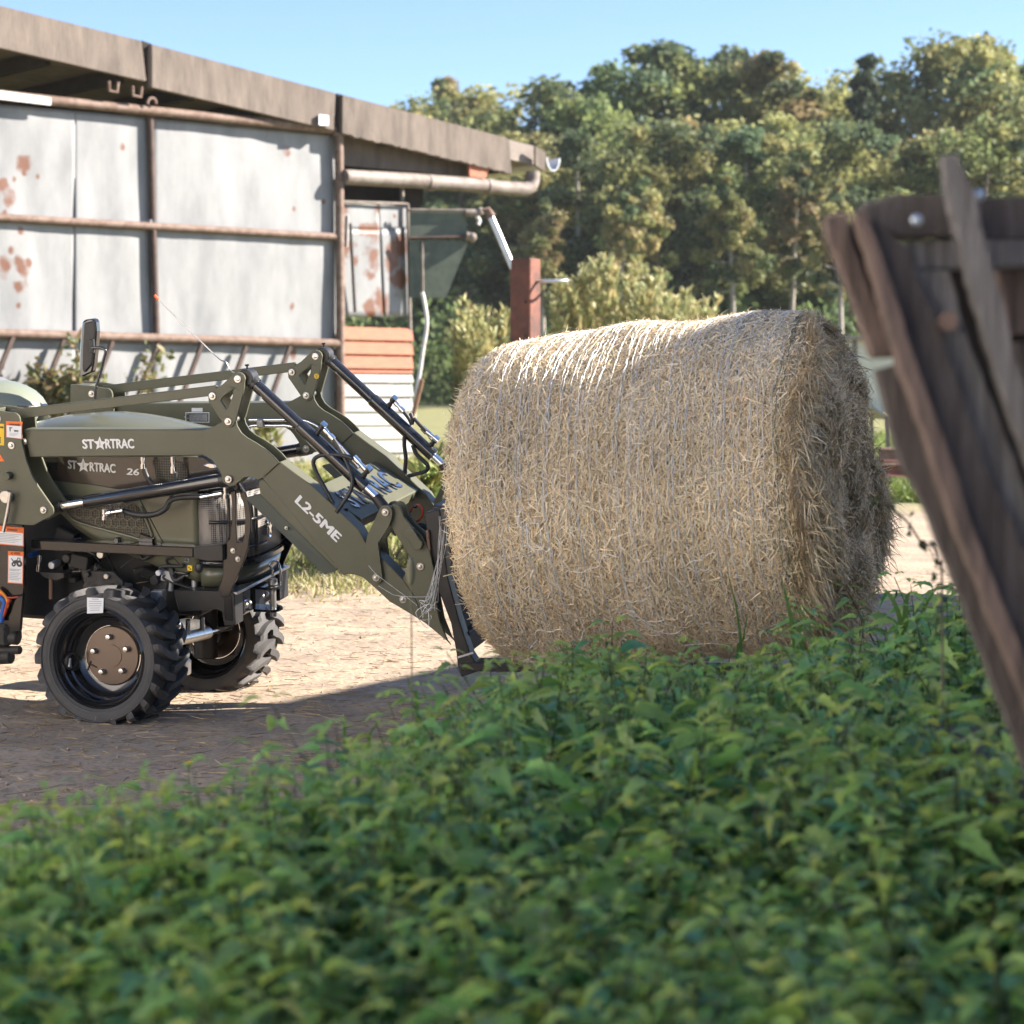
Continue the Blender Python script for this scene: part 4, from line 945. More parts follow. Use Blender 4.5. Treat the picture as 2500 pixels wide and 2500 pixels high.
# ---- chassis: rails, guard, bumper, engine
rl = tx(ZA, [(205, 1706), (1302, 1757), (1302, 1826), (205, 1770)], -.35)
for (y0, y1) in ((-.35, -.29), (.29, .35)):
    MB().prism(rl, y0, y1).build('frame_rail', 'black_gloss', trac, 0, bevel=.004)
    gd = [(1548, 1318), (1612, 1322), (1650, 1380), (1680, 1470), (1692, 1560), (1690, 1640), (1672, 1760), (1640, 1860), (1610, 1930), (1575, 2010), (1545, 2095), (1490, 2095), (1478, 2030), (1500, 1940), (1502, 1840), (1480, 1760), (1548, 1700), (1560, 1600), (1562, 1480)]
    slot = [(1588, 1375), (1606, 1372), (1640, 1470), (1650, 1560), (1645, 1660), (1630, 1722), (1598, 1722), (1590, 1600), (1592, 1480)]
    gy = -.325 if y0 < 0 else .215
    g_ = plate('grille_guard', tx(ZA, gd, -.325), gy, gy + .012, 'black_gloss', trac, holes=[tx(ZA, slot, -.325)])
    if y0 < 0:
        for (u, v) in ((1572, 1778), (1605, 1834)): bolt(tx(ZA, [(u, v)], -.325)[0], -.326, g_, .0125)
    plate('rail_end', tx(ZA, [(1300, 1755), (1500, 1738), (1500, 1850), (1400, 1850), (1300, 1826)], -.35), (y0 + .002 if y0 < 0 else .20), (y0 + .05 if y0 < 0 else .245), 'black_satin', trac)
    bs = [(500, 470), (640, 600), (648, 890), (540, 895), (520, 760), (480, 740), (110, 760), (60, 560), (480, 570)]
    plate('front_casting', tx(ZG, bs, -.35), (-.322 if y0 < 0 else .14), (-.24 if y0 < 0 else .24), 'black_satin', trac)
b0, b1 = tx(ZG, [(645, 600), (645, 885)], -.325)
cr_ = MB().box((b0[0] - .02, -.04, (b0[1] + b1[1]) / 2 + .012), (.04, .57, abs(b0[1] - b1[1]) - .02)).build('front_bumper', 'black_gloss', trac, 0, bevel=.004)
MB().box((b0[0] - .005, -.04, b0[1] + .01), (.05, .55, .012)).build('bumper_lip', 'zinc', cr_, 0, bevel=.002)
# drawbar clevis with its pin, in front of the bumper
hx, hz, hy = b0[0] + .0, (b0[1] + b1[1]) / 2, -.07
for dz in (-.048, .048): MB().prism([(hx - .0, -.048), (hx + .085, -.048), (hx + .105, -.02), (hx + .105, .02), (hx + .085, .048), (hx, .048)], 0, .011).build('clevis_plate', 'black_gloss', cr_, 0)
for o_ in [c_ for c_ in cr_.children if c_.name.startswith('clevis_plate')]:
    i_ = int(o_.name.endswith('001')); 
    for v_ in o_.data.vertices: x, y, z = v_.co; v_.co = Vector((x, z + hy, hz + (-.048 if i_ == 0 else .048) + y))
MB().box((hx + .006, hy, hz), (.012, .1, .1)).build('clevis_back', 'black_gloss', cr_, 0)
px_ = hx + .07
MB().tube([(px_, hy, hz - .075), (px_, hy, hz + .062)], .0135, 14).build('hitch_pin', 'zinc', cr_, 50)
MB().tube([(px_, hy, hz + .06), (px_, hy, hz + .088)], .02, 16).build('pin_head', 'zinc', cr_, 50, bevel=.003)
MB().tube(crv([(px_, hy, hz + .088), (px_, hy, hz + .125), (px_ - .012, hy - .004, hz + .15), (px_ + .012, hy + .014, hz + .16), (px_ + .028, hy + .02, hz + .12), (px_ + .03, hy + .02, hz + .0)], 5), .005, 8).build('pin_clip', 'chrome', cr_, 60)
for yy in (-.22, -.16, .06, .14): MB().ball((hx + .003, hy + yy * .6, hz), .012, 6).build('bumper_bolt', 'zinc', cr_, 60)
MB().box((hx + .004, hy - .13, hz - .005), (.012, .05, .055)).build('bumper_bracket', 'chrome', cr_, 0, bevel=.004)
# key hanging on the rail
q = T.L(ZG(250, 335), -.36)
sk = MB().box((q.x, q.y, q.z), (.022, .012, .022)).build('warning_tag', 'sticker_yellow', trac, 0, bevel=.001)
for dx, dz in ((-.003, .003), (.003, -.002), (.0045, -.004)): MB().box((q.x + dx, q.y - .0065, q.z + dz), (.005, .001, .004)).build('print', 'print_dark', sk, 0)
q = T.L(ZG(330, 335), -.355); MB().ball((q.x, q.y, q.z), .017, 8, (1, .6, 1.3)).build('rubber_knob', 'black_satin', trac, 60)
q = T.L(ZG(215, 262), -.36); MB().tube([(q.x + .009 * math.cos(a), q.y, q.z + .009 * math.sin(a)) for a in np.linspace(0, 6.1, 12)], .002, 6).build('key_ring', 'chrome', sk, 60)
# engine and gearbox masses under the bonnet
eng = MB().box((-.08, 0, .64), (.66, .34, .42)).build('engine', 'black_matt', trac, 0, bevel=.01)
MB().box((-.05, 0, .95), (.62, .40, .24)).build('engine_head', 'black_matt', eng, 0, bevel=.01)
MB().box((.33, 0, .84), (.06, .44, .46)).build('radiator', 'black_matt', eng, 0)
MB().box((-.72, 0, .62), (.75, .34, .5)).build('gearbox', 'black_matt', trac, 0, bevel=.02)
for i in range(34):
    x, z = random.uniform(-.38, .28), random.uniform(.50, .80); y = -.18 - random.random() * .09
    if random.random() < .5: MB().box((x, y, z), (random.uniform(.02, .09), .05, random.uniform(.02, .07)), Matrix.Rotation(random.uniform(-.4, .4), 3, 'Y')).build('engine_fitting', random.choice(['black_matt', 'cast', 'black_satin', 'black_gloss']), eng, 0, bevel=.004)
    else: MB().tube([(x, y - .03, z), (x, y + .05, z)], random.uniform(.01, .028), 12).build('engine_fitting', random.choice(['cast', 'black_satin', 'black_gloss']), eng, 40, bevel=.003)
for i in range(12):
    x, z = random.uniform(-.36, .2), random.uniform(.55, .78); y = -.27
    hose('engine_hose', [(x + random.uniform(-.08, .08) + k_ * .05, y + random.uniform(-.02, .03), z + random.uniform(-.06, .06)) for k_ in range(4)], random.uniform(.004, .009), eng, random.choice(['rubber_hose', 'black_gloss', 'rubber_hose']))
for (u, v, r_, m) in ((680, 285 + 0, .017, 'zinc'), (352, 358, .016, 'galv'), (1070, 410, .012, 'sticker_white'), (210, 290, .012, 'blue_cable'), (720, 432, .012, 'zinc'), (590, 420, .012, 'cast')):
    q = T.L(ZC(u, v), -.30); MB().tube([(q.x, -.31, q.z), (q.x, -.25, q.z)], r_, 14).build('engine_cap', m, eng, 40, bevel=.003)
plate('axle_bracket', tx(ZC, [(610, 395), (770, 400), (835, 465), (840, 500), (560, 510)], -.28), -.29, -.26, 'cast', trac)
plate('support_plate', tx(ZC, [(270, 400), (440, 410), (440, 440), (390, 460), (300, 440)], -.30), -.31, -.24, 'cast', trac)
MB().tube([T.L(ZC(342, 440), -.29), T.L(ZC(342, 585), -.29)], .008, 8).build('support_rod', 'brown_stake', trac, 60)
fitting('fuel_line', T.L(ZC(270, 290), -.31), T.L(ZC(260, 400), -.31), .009, trac)
fl_ = plate('oil_filter', tx(ZC, [(1100, 385), (1190, 400), (1185, 470), (1095, 455)], -.26), -.28, -.22, 'galv', trac)
for (u, v0, v1, m) in ((1310, 460, 550, 'galv'), (1215, 420, 480, 'cast'), (1150, 470, 530, 'galv')):
    MB().tube([T.L(ZC(u, v0), -.25), T.L(ZC(u, v1), -.25)], .012, 8).build('under_pipe', m, trac, 60)
plate('side_cover', tx(ZC, [(1020, 530), (1100, 530), (1100, 610), (1020, 600)], -.30), -.31, -.27, 'galv', trac)

# ---- left end of the picture: footstep panel, stickers, cables, rear body
pn = plate('step_panel', tx(ZC, [(-260, 40), (165, 80), (178, 240), (176, 490), (150, 800), (-200, 800)], -.40), -.42, -.40, 'black_gloss', trac)
sticker(ZC, [(-40, 90), (162, 105), (160, 232), (-40, 215)], -.422, [(0, .3, 0, 1, 'sticker_orange'), (.3, .95, .02, .97, 'sticker_white')] + lines(.38, .9, 6, .1, .92, 'decal_grey'), pn, base='sticker_orange')
text_px('lettering', 'DANGER', ZC, (52, 124), (118, 129), 14, -.4245, 'print_dark', pn, .01)
sticker(ZC, [(55, 262), (160, 268), (155, 486), (52, 478)], -.422, [(0, .13, 0, 1, 'sticker_orange'), (.14, .97, .05, .95, 'sticker_white'), (.025, .1, .2, .32, 'print_dark'), (.025, .1, .4, .8, 'print_dark')] + lines(.55, .62, 2, .1, .85) + lines(.66, .92, 5, .1, .85, 'decal_grey'), pn, base='sticker_orange')
def tp(u, v): return T.L(ZC(u, v), -.4245)
mb = MB()
for (u, v, r_) in ((92, 352, .010), (130, 348, .014)):
    c_ = tp(u, v); mb.lathe([(r_ * .35, -.0005), (r_, -.0005), (r_, .0005), (r_ * .35, .0005)], 16, c_, close=True)
mb.prism([(tp(*p).x, tp(*p).z) for p in ((88, 328), (118, 322), (120, 345), (96, 348))], -.425, -.424)
mb.tube([tp(76, 312), tp(92, 335)], .002, 5); mb.tube([tp(116, 322), tp(120, 310), tp(134, 312), tp(136, 335)], .002, 5); mb.build('pictogram', 'print_dark', pn, 0)
hose('cable', [T.L(ZC(*p), -.44) for p in ((-20, 520), (15, 545), (45, 585), (52, 625), (30, 660), (-20, 668))], .007, trac, 'orange_cable')
hose('cable', [T.L(ZC(*p), -.44) for p in ((-20, 540), (15, 560), (60, 578), (122, 572))], .004, trac, 'red_cable')
hose('cable', [T.L(ZC(*p), -.44) for p in ((-30, 560), (5, 580), (30, 610), (20, 660), (10, 740))], .011, trac, 'blue_cable')
hose('cable', [T.L(ZC(*p), -.44) for p in ((70, 590), (50, 620), (30, 690), (-10, 735))], .008, trac, 'red_cable')
MB().box((-.60, -.37, .36), (.16, .14, .10)).build('gear_housing', 'cast', trac, 0, bevel=.015)
for (u, v, u1, v1, r_) in ((-20, 800, 115, 800, .02), (-20, 835, 125, 850, .03), (-20, 930, 140, 930, .018), (-40, 980, 80, 975, .03)):
    MB().tube([T.L(ZC(u, v), -.40), T.L(ZC(u1, v1), -.40)], r_, 14).build('drive_housing', 'cast', trac, 50, bevel=.004)
# the light green cowl with grey pad showing over the tower, seat and platform behind it (outside the picture)
cc_ = T.L(ZA(-35, 850), .27)
MB().ball(cc_, 1.0, 14, (.245, .22, .150)).build('cowl', 'fender_green', trac, 60)
MB().ball(cc_ + Vector((-.06, .01, .034)), 1.0, 12, (.185, .19, .135)).build('cowl_pad', 'fender_grey', trac, 60)
q = T.L(ZA(160, 808), .0); MB().box((q.x, 0, q.z), (.05, .03, .014)).build('cap', 'black_satin', trac, 0)
fitting('cowl_stud', T.L(ZA(190, 810), 0), T.L(ZA(232, 806), 0), .006, trac, 'zinc')
MB().box((-1.25, 0, .70), (.75, .95, .06)).build('platform', 'black_satin', trac, 0, bevel=.01)
MB().box((-1.45, 0, .95), (.42, .46, .12)).build('seat', 'black_satin', trac, 0, bevel=.04)
MB().box((-1.66, 0, 1.2), (.10, .44, .46)).build('seat_back', 'black_satin', trac, 0, bevel=.04)
plate('dash_plate', tx(ZA, [(60, 850), (215, 870), (215, 970), (160, 965)], -.2), -.21, -.2, 'fender_green', trac)
# level indicator wire with orange tip
lw_ = hose('level_wire', [T.L(ZA(*p), -.40) for p in ((1578, 582), (1545, 555), (1520, 505), (1480, 488), (1350, 365), (1065, 85))], .0028, trac, 'zinc', 6)
a, b_ = T.L(ZA(1068, 88), -.40), T.L(ZA(1042, 58), -.40); MB().tube([a, b_], .0058, 8).build('wire_tip', 'tip_orange', lw_, 60)
# mirror on its arm
ym = .30
mr_pts = [(562, 232), (585, 220), (632, 214), (652, 228), (658, 300), (650, 420), (640, 520), (628, 575), (565, 605), (545, 600), (538, 560), (545, 400), (552, 300)]
mir = plate('mirror', tx(ZA, mr_pts, ym), ym - .012, ym + .03, 'black_gloss', trac, bevel=.010)
plate('mirror_back', tx(ZA, [(572, 245), (640, 228), (646, 300), (640, 400), (625, 520), (575, 580), (560, 560), (562, 400)], ym - .012), ym - .022, ym - .012, 'black_satin', mir, bevel=.008)
hose('mirror_arm', [T.L(ZA(*p), ym - .03) for p in ((618, 412), (640, 412), (690, 415), (712, 435), (700, 490), (672, 600), (648, 680), (640, 760))], .0075, trac, 'black_gloss', 8, 4)
q = T.L(ZA(620, 400), ym - .025); MB().box((q.x, q.y, q.z), (.022, .02, .06)).build('mirror_clamp', 'black_satin', mir, 0, bevel=.003)

# ---- wheels on the level ground
TI = TM.inverted() @ TLM
WR, WZ = .292, .262
def wheel(y, side, sc=1.0, x=0.0, zc=WZ):
    """side -1: dished face looks towards -y"""
    Mw = TI @ Matrix.Translation((x, y, zc)) @ (Matrix.Identity(4) if side < 0 else Matrix.Rotation(math.pi, 4, 'Z')) @ Matrix.Scale(sc, 4) @ Matrix.Rotation(random.uniform(0, 6.28) if side > 0 else .15, 4, 'Y')
    pr = [(.205, -.118), (.196, -.122), (.190, -.114), (.186, -.095), (.178, -.088), (.176, -.05), (.168, -.045), (.160, -.012), (.150, .0), (.125, .006), (.128, .012), (.155, .012), (.170, .03), (.178, .09), (.190, .112), (.205, .118), (.212, .112), (.195, .08), (.19, -.08), (.212, -.112)]
    rim = MB().lathe(pr, 56, close=True).build('wheel', 'black_gloss', trac, 40); rim.matrix_local = Mw
    hub = MB().lathe([(.0005, -.008), (.045, -.008), (.046, -.005), (.048, -.005), (.118, -.005), (.123, .004)], 48).build('hub_plate', 'hub_ground_reflection', rim, 25)
    for k in range(5):
        a = 2 * math.pi * k / 5 + .55; cx_, cz_ = .078 * math.cos(a), .078 * math.sin(a)
        mb = MB(); mb.lathe([(.0004, -.030), (.0095, -.029), (.0125, -.024), (.0135, -.006)], 12, (cx_, 0, cz_)); mb.build('wheel_bolt', 'zinc', rim, 50)
    mb = MB()
    for k in range(2): mb.bar((-.06 - .03 * k, -.0055, -.06 + .02 * k), (-.10, -.0055, -.05 - .03 * k), .004, .008, up=(0, 1, 0))
    mb.build('hub_slot', 'black_matt', rim, 0)
    mb = MB(); mb.lathe([(.030, -.008), (.036, -.010), (.036, .004), (.030, .004)], 20, (-.150, -.062, -.045), Matrix.Rotation(R(75), 3, 'Z') @ Matrix.Identity(3), close=True); mb.build('valve_guard', 'black_satin', rim, 50)
    mb = MB(); mb.tube([(-.150, -.075, -.03), (-.145, -.085, -.065)], .006, 8); mb.build('valve', 'zinc', rim, 60)
    half = [(.203, -.112), (.207, -.122), (.222, -.131), (.240, -.134), (.254, -.130), (.262, -.120), (.266, -.10), (.268, -.05), (.2685, .0)]
    prof = half + [(r_, -y_) for r_, y_ in half[-2::-1]]
    mb = MB(); mb.lathe(prof, 96)
    mb.lathe([(.214, -.1285), (.217, -.1315), (.220, -.1315), (.223, -.1310)], 64); mb.lathe([(.250, -.1335), (.252, -.1365), (.255, -.1365), (.258, -.1325)], 64)
    nl = 21
    for sd in (-1, 1):
        for k in range(nl):
            a0 = 2 * math.pi * (k + (.5 if sd > 0 else 0)) / nl; rings = []
            for (yy, r0, r1, off, wd) in ((-.1345, .250, .262, .225, .07), (-.132, .252, .281, .21, .095), (-.120, .256, .291, .18, .115), (-.085, .260, .2925, .10, .12), (-.055, .26, .293, .055, .115), (-.02, .26, .293, .03, .11), (.014, .26, .292, .0, .09)):
                ps = []
                for (da, r_) in ((-wd * .62, r0), (-wd * .45, r1), (wd * .45, r1), (wd * .62, r0)):
                    a = a0 + off + da; ps.append(Vector((r_ * math.cos(a), -sd * yy * -1, r_ * math.sin(a))))
                rings.append(ps)
            mb.loft(rings)
    ty = mb.build('tyre', 'tyre_rubber', rim, 32)
    # the loaded tyre is flattened where it stands
    Mi = (TLM.inverted() @ TM @ Mw); Mb = Mi.inverted()
    for v in ty.data.vertices:
        p = Mi @ v.co
        if p.z < .05: p.y += (p.y - y) * .10 * (1 - max(p.z, 0) / .05); v.co = Mb @ p
        if p.z < .002: p.z = .002 + random.uniform(-.001, .001); v.co = Mb @ p
    return rim
w0 = wheel(-.5, -1); w1 = wheel(.5, 1)
wheel(-.62, -1, 1.55, -1.55, .45); wheel(.62, 1, 1.55, -1.55, .45)
# white sticker on the near tyre
ws = Frame(TLM); cS = [ws.L(ZC(*p), -.6365) for p in ((588, 576), (700, 580), (695, 680), (588, 684))]
mb = MB(); M2 = TI
mb.add([tuple(M2 @ (p + Vector((0, -.002, 0)))) for p in cS] + [tuple(M2 @ (p + Vector((0, .001, 0)))) for p in cS], [(0, 1, 2, 3), (4, 7, 6, 5), (0, 4, 5, 1), (1, 5, 6, 2), (2, 6, 7, 3), (3, 7, 4, 0)])
st = mb.build('tyre_sticker', 'sticker_white', trac, 0)
for i in range(6):
    a, b_ = cS[0].lerp(cS[3], (i + .6) / 7), cS[1].lerp(cS[2], (i + .6) / 7); f = .30 if i == 0 else (.12 if i < 4 else .2)
    p0, p1 = a.lerp(b_, f), a.lerp(b_, 1 - f); mb = MB(); mb.bar(M2 @ (p0 + Vector((0, -.003, 0))), M2 @ (p1 + Vector((0, -.003, 0))), .0008, .003, up=(0, 0, 1)); mb.build('print', 'decal_grey', st, 0)
# front axle and steering gear, level with the ground
def lev(p): return TI @ Vector(p)
axl = MB().tube([lev((0, -.42, .27)), lev((0, -.2, .30)), lev((0, .2, .30)), lev((0, .42, .27))], .05, 14).build('front_axle', 'cast', trac, 50)
for s_ in (-1, 1):
    MB().tube([lev((0, s_ * .40, .15)), lev((0, s_ * .40, .42))], .055, 14).build('king_pin', 'black_satin', axl, 50, bevel=.006)
    MB().tube([lev((0, s_ * .40, .262)), lev((0, s_ * .5, .262))], .07, 16).build('hub', 'black_satin', axl, 50, bevel=.006)
sb = MB().tube([lev((.15, -.24, .30)), lev((.15, .10, .30))], .026, 14).build('steering_cylinder', 'zinc', trac, 50, bevel=.003)
MB().tube([lev((.15, -.40, .30)), lev((.15, .34, .30))], .012, 12).build('steering_rod', 'chrome', sb, 60)
for yy in (-.26, -.12, .02): MB().tube([lev((.16, yy, .31)), lev((.17, yy - .02, .38))], .011, 8).build('steering_port', 'chrome', sb, 50)
MB().box(lev((.15, -.33, .25)), (.09, .10, .11), TI.to_3x3()).build('axle_block', 'black_satin', trac, 0, bevel=.006)
MB().ball(lev((.16, -.26, .37)), .034, 8).build('steering_joint', 'chrome', sb, 60)
MB().box(lev((.15, -.16, .18)), (.06, .07, .07), TI.to_3x3()).build('differential_cover', 'zinc', axl, 0, bevel=.008)
# ------------------------------------------------------------------ the round hay bale
mat('hay', (1, 1, 1), .62, attr='tint', col2=(.86, .84, .8), vs=14, spec=.35)
mat('hay_core', (.52, .38, .25), .95, col2=(.26, .185, .12), vs=24, lo=.3, hi=.7, bump=.8, bs=60)
mat('net', (.82, .83, .83), .45, spec=.5)
mat('net_green', (.10, .17, .12), .5)
RB, LB = .655, 1.31
cR = Vector(at_depth((2038, 1179), 8.05)); YAW, TILT = R(-21), R(-4.8)
ax = Vector((math.cos(YAW) * math.cos(TILT), math.sin(YAW) * math.cos(TILT), -math.sin(TILT)))
cL = cR - ax * LB
# bale frame: x along the axis (0..LB from the fork end), z roughly up, y away from the camera
zb = (Vector((0, 0, 1)) - ax * ax.z).normalized(); yb = zb.cross(ax)
BLM = Matrix.Translation(cL) @ Matrix(((ax.x, yb.x, zb.x), (ax.y, yb.y, zb.y), (ax.z, yb.z, zb.z))).to_4x4()
bale = empty('hay_bale', BLM, 'big round hay bale in pale net wrap held on the loader forks', 'hay bale')
def brad(x, a):
    """bale radius at axial position x and angle a (arrays)"""
    e0 = np.clip(x / .16, 0, 1); e1 = np.clip((LB - x) / .12, 0, 1)
    r = RB * (1 - .10 * (1 - e0) ** 2 - .06 * (1 - e1) ** 2)
    r = r + .010 * np.sin(3 * a + 4 * x) + .007 * np.sin(7 * a - 9 * x + 1) + .005 * np.sin(17 * x + 2 * a)
    return r - .012 * np.clip(np.sin(a), 0, 1) ** 4 - .02 * np.clip(-np.sin(a), 0, 1) ** 6
def face_x(rho, a):
    """how far the shaggy right end stands out at radius fraction rho"""
    return LB - .01 + .075 * np.sin(np.pi * np.clip(rho, 0, 1)) ** 1.0 + .035 * np.sin(2 * a + 9 * rho) * rho - .10 * np.exp(-((rho - .45 - .16 * np.sin(a * 1.0 + .4)) / .09) ** 2) * (.55 + .45 * np.sin(a + 2.2)) - .06 * np.exp(-((rho - .74 - .07 * np.sin(2 * a)) / .05) ** 2) * (.5 + .5 * np.sin(2 * a + 1)) + .03 * np.sin(5 * a + 3) * rho
def bale_core():
    nx, na = 30, 128; V = []; F = []
    xs = np.linspace(.0, LB, nx); aa = np.linspace(0, 2 * np.pi, na, endpoint=False)
    X, A = np.meshgrid(xs, aa, indexing='ij'); r = brad(X, A) - .012
    V.append(np.stack([X, r * np.cos(A), r * np.sin(A)], -1).reshape(-1, 3))
    nr = 14
    rho = np.linspace(1, .02, nr); Rr, A2 = np.meshgrid(rho, aa, indexing='ij')
    rr = Rr * (brad(np.full_like(A2, LB), A2) - .012)
    V.append(np.stack([face_x(Rr, A2) - .012 - .02 * (Rr > .97), rr * np.cos(A2), rr * np.sin(A2)], -1).reshape(-1, 3))
    rr = Rr * (brad(np.full_like(A2, 0.), A2) - .012)
    V.append(np.stack([-.04 * np.sin(np.pi * Rr * .5 + np.pi / 2), rr * np.cos(A2), rr * np.sin(A2)], -1).reshape(-1, 3))
    off = 0; Fs = []
    for (m, n_) in ((nx, na), (nr, na), (nr, na)):
        i = np.arange(m - 1)[:, None] * n_; j = np.arange(n_)[None]; j2 = (j + 1) % n_
        Fs.append(off + np.stack([i + j, i + j2, i + n_ + j2, i + n_ + j], -1).reshape(-1, 4)); off += m * n_
    return npmesh('packed_hay', np.concatenate(V), np.concatenate(Fs), 'hay_core', bale, smooth=True)
bale_core()
STRAW = np.array([(.86, .67, .42), (.75, .56, .34), (.90, .77, .55), (.62, .46, .28), (.84, .70, .51), (.44, .33, .20), (.87, .74, .56), (.71, .62, .40)])
def clump(V, s, seed):
    r2 = np.random.default_rng(seed); t = 0
    for _ in range(7):
        d = r2.normal(size=3) * s; t = t + np.sin(V @ d + r2.uniform(0, 6.28))
    return t / 4
def bale_side():
    N = 125000
    a = rng.uniform(0, 2 * np.pi, N); vis = (np.cos(a) < .55) | (rng.random(N) < .35); a = a[vis]; N = len(a)
    x = rng.uniform(-.01, LB + .01, N)
    r = brad(x, a) + rng.normal(size=N) * .005
    P = np.stack([x, r * np.cos(a), r * np.sin(a)], -1)
    tan = np.stack([np.zeros(N), -np.sin(a), np.cos(a)], -1); axv = np.array([[1., 0, 0]]); out = np.stack([np.zeros(N), np.cos(a), np.sin(a)], -1)
    th = rng.normal(size=N) * .85
    D = tan * np.cos(th)[:, None] + axv * np.sin(th)[:, None] + out * (rng.normal(size=N) * .10)[:, None]
    Ln = rng.uniform(.016, .066, N) * (1 + 1.2 * (rng.random(N) > .97)); P = P - D * Ln[:, None] / 2
    V, F, ow = ribbons(P, D, Ln, rng.uniform(.0014, .0038, N), bend=.13, nrm=out)
    # keep the ribbon on the round of the bale
    ra = np.hypot(V[:, 1], V[:, 2]); rt = np.repeat(r, 6) + .004; f = np.where(ra > rt + .006, (rt + .006) / ra, 1); V[:, 1] *= f; V[:, 2] *= f
    t = STRAW[rng.integers(0, len(STRAW), N)] * rng.uniform(.78, 1.2, (N, 1)) * (1 + .16 * clump(P, 6, 3))[:, None].clip(.55, 1.4)
    o = npmesh('surface_straw', V, F, 'hay', bale, tint=t[ow]); o['kind'] = 'stuff'
    # long pale stalks
    N = 300; a = rng.uniform(1.6, 5.0, N); x = rng.uniform(0.02, LB - .2, N); r = brad(x, a) + .006
    P = np.stack([x, r * np.cos(a), r * np.sin(a)], -1); out = np.stack([np.zeros(N), np.cos(a), np.sin(a)], -1)
    th = rng.uniform(-1.4, 1.4, N); D = np.stack([np.cos(th), -np.sin(a) * np.sin(th), np.cos(a) * np.sin(th)], -1)
    V, F, ow = ribbons(P, D, rng.uniform(.08, .22, N), rng.uniform(.002, .004, N), bend=.1, nrm=out)
    t = np.array([.72, .62, .42]) * rng.uniform(.75, 1.1, (N, 1))
    o = npmesh('long_stalks', V, F, 'hay', bale, tint=t[ow]); o['kind'] = 'stuff'
    # stray ends standing out at the outline
    N = 2600; a = rng.uniform(0, 2 * np.pi, N); x = LB * (rng.random(N)); r = brad(x, a)
    P = np.stack([x, r * np.cos(a), r * np.sin(a)], -1); out = np.stack([np.zeros(N), np.cos(a), np.sin(a)], -1)
    D = out * rng.uniform(.25, 1, (N, 1)) + rng.normal(size=(N, 3)) * .8
    V, F, ow = ribbons(P, D, rng.uniform(.01, .045, N), np.full(N, .0028), bend=.3)
    o = npmesh('stray_ends', V, F, 'hay', bale, tint=(STRAW[rng.integers(0, 8, N)] * 1.1)[ow]); o['kind'] = 'stuff'
bale_side()
def bale_face():
    N = 46000
    rho = np.sqrt(rng.random(N)) * 1.04; a = rng.uniform(0, 2 * np.pi, N)
    r = rho * (brad(np.full(N, LB), a) + .005)
    x = face_x(rho, a) + rng.normal(size=N) * .010
    P = np.stack([x, r * np.cos(a), r * np.sin(a)], -1)
    rad = np.stack([np.zeros(N), np.cos(a), np.sin(a)], -1); tan = np.stack([np.zeros(N), -np.sin(a), np.cos(a)], -1)
    th = rng.normal(size=N) * .55 + .25 * np.sin(3 * a)
    D = tan * np.cos(th)[:, None] + rad * np.sin(th)[:, None] + np.array([[1., 0, 0]]) * (rng.normal(size=N) * .28)[:, None]
    D[:, 2] -= .25
    D *= np.where(rng.random(N) < .5, -1, 1)[:, None]
    Ln = rng.uniform(.025, .10, N); P -= D / np.linalg.norm(D, axis=1)[:, None] * Ln[:, None] / 2
    V, F, ow = ribbons(P, D, Ln, rng.uniform(.0018, .004, N), bend=.25, nrm=np.array([[1., 0, 0]]))
    cl = clump(P * np.array([2.5, 1, 1]), 7, 8)
    t = STRAW[rng.integers(0, 8, N)] * rng.uniform(.75, 1.15, (N, 1)) * np.array([1.05, 1.02, 1.0]) * (1 + .2 * cl)[:, None].clip(.5, 1.4)
    o = npmesh('end_straw', V, F, 'hay', bale, tint=t[ow]); o['kind'] = 'stuff'
    # shaggy skirt round the rim and tufts hanging out of the end
    N = 9000; a = rng.uniform(0, 2 * np.pi, N); rho = 1 - .22 * rng.random(N) ** 2
    r = rho * brad(np.full(N, LB), a); x = face_x(rho, a) + rng.uniform(-.05, .03, N)
    P = np.stack([x, r * np.cos(a), r * np.sin(a)], -1); rad = np.stack([np.zeros(N), np.cos(a), np.sin(a)], -1); tan = np.stack([np.zeros(N), -np.sin(a), np.cos(a)], -1)
    D = tan * rng.normal(size=(N, 1)) + rad * rng.uniform(-.3, .5, (N, 1)) + np.array([[1., 0, 0]]) * rng.uniform(.0, .7, (N, 1))
    D[:, 2] -= .4
    V, F, ow = ribbons(P, D, rng.uniform(.03, .10, N), rng.uniform(.0018, .0038, N), bend=.25, droop=.25)
    t = STRAW[rng.integers(0, 8, N)] * rng.uniform(.75, 1.15, (N, 1))
    o = npmesh('rim_tufts', V, F, 'hay', bale, tint=t[ow]); o['kind'] = 'stuff'
bale_face()
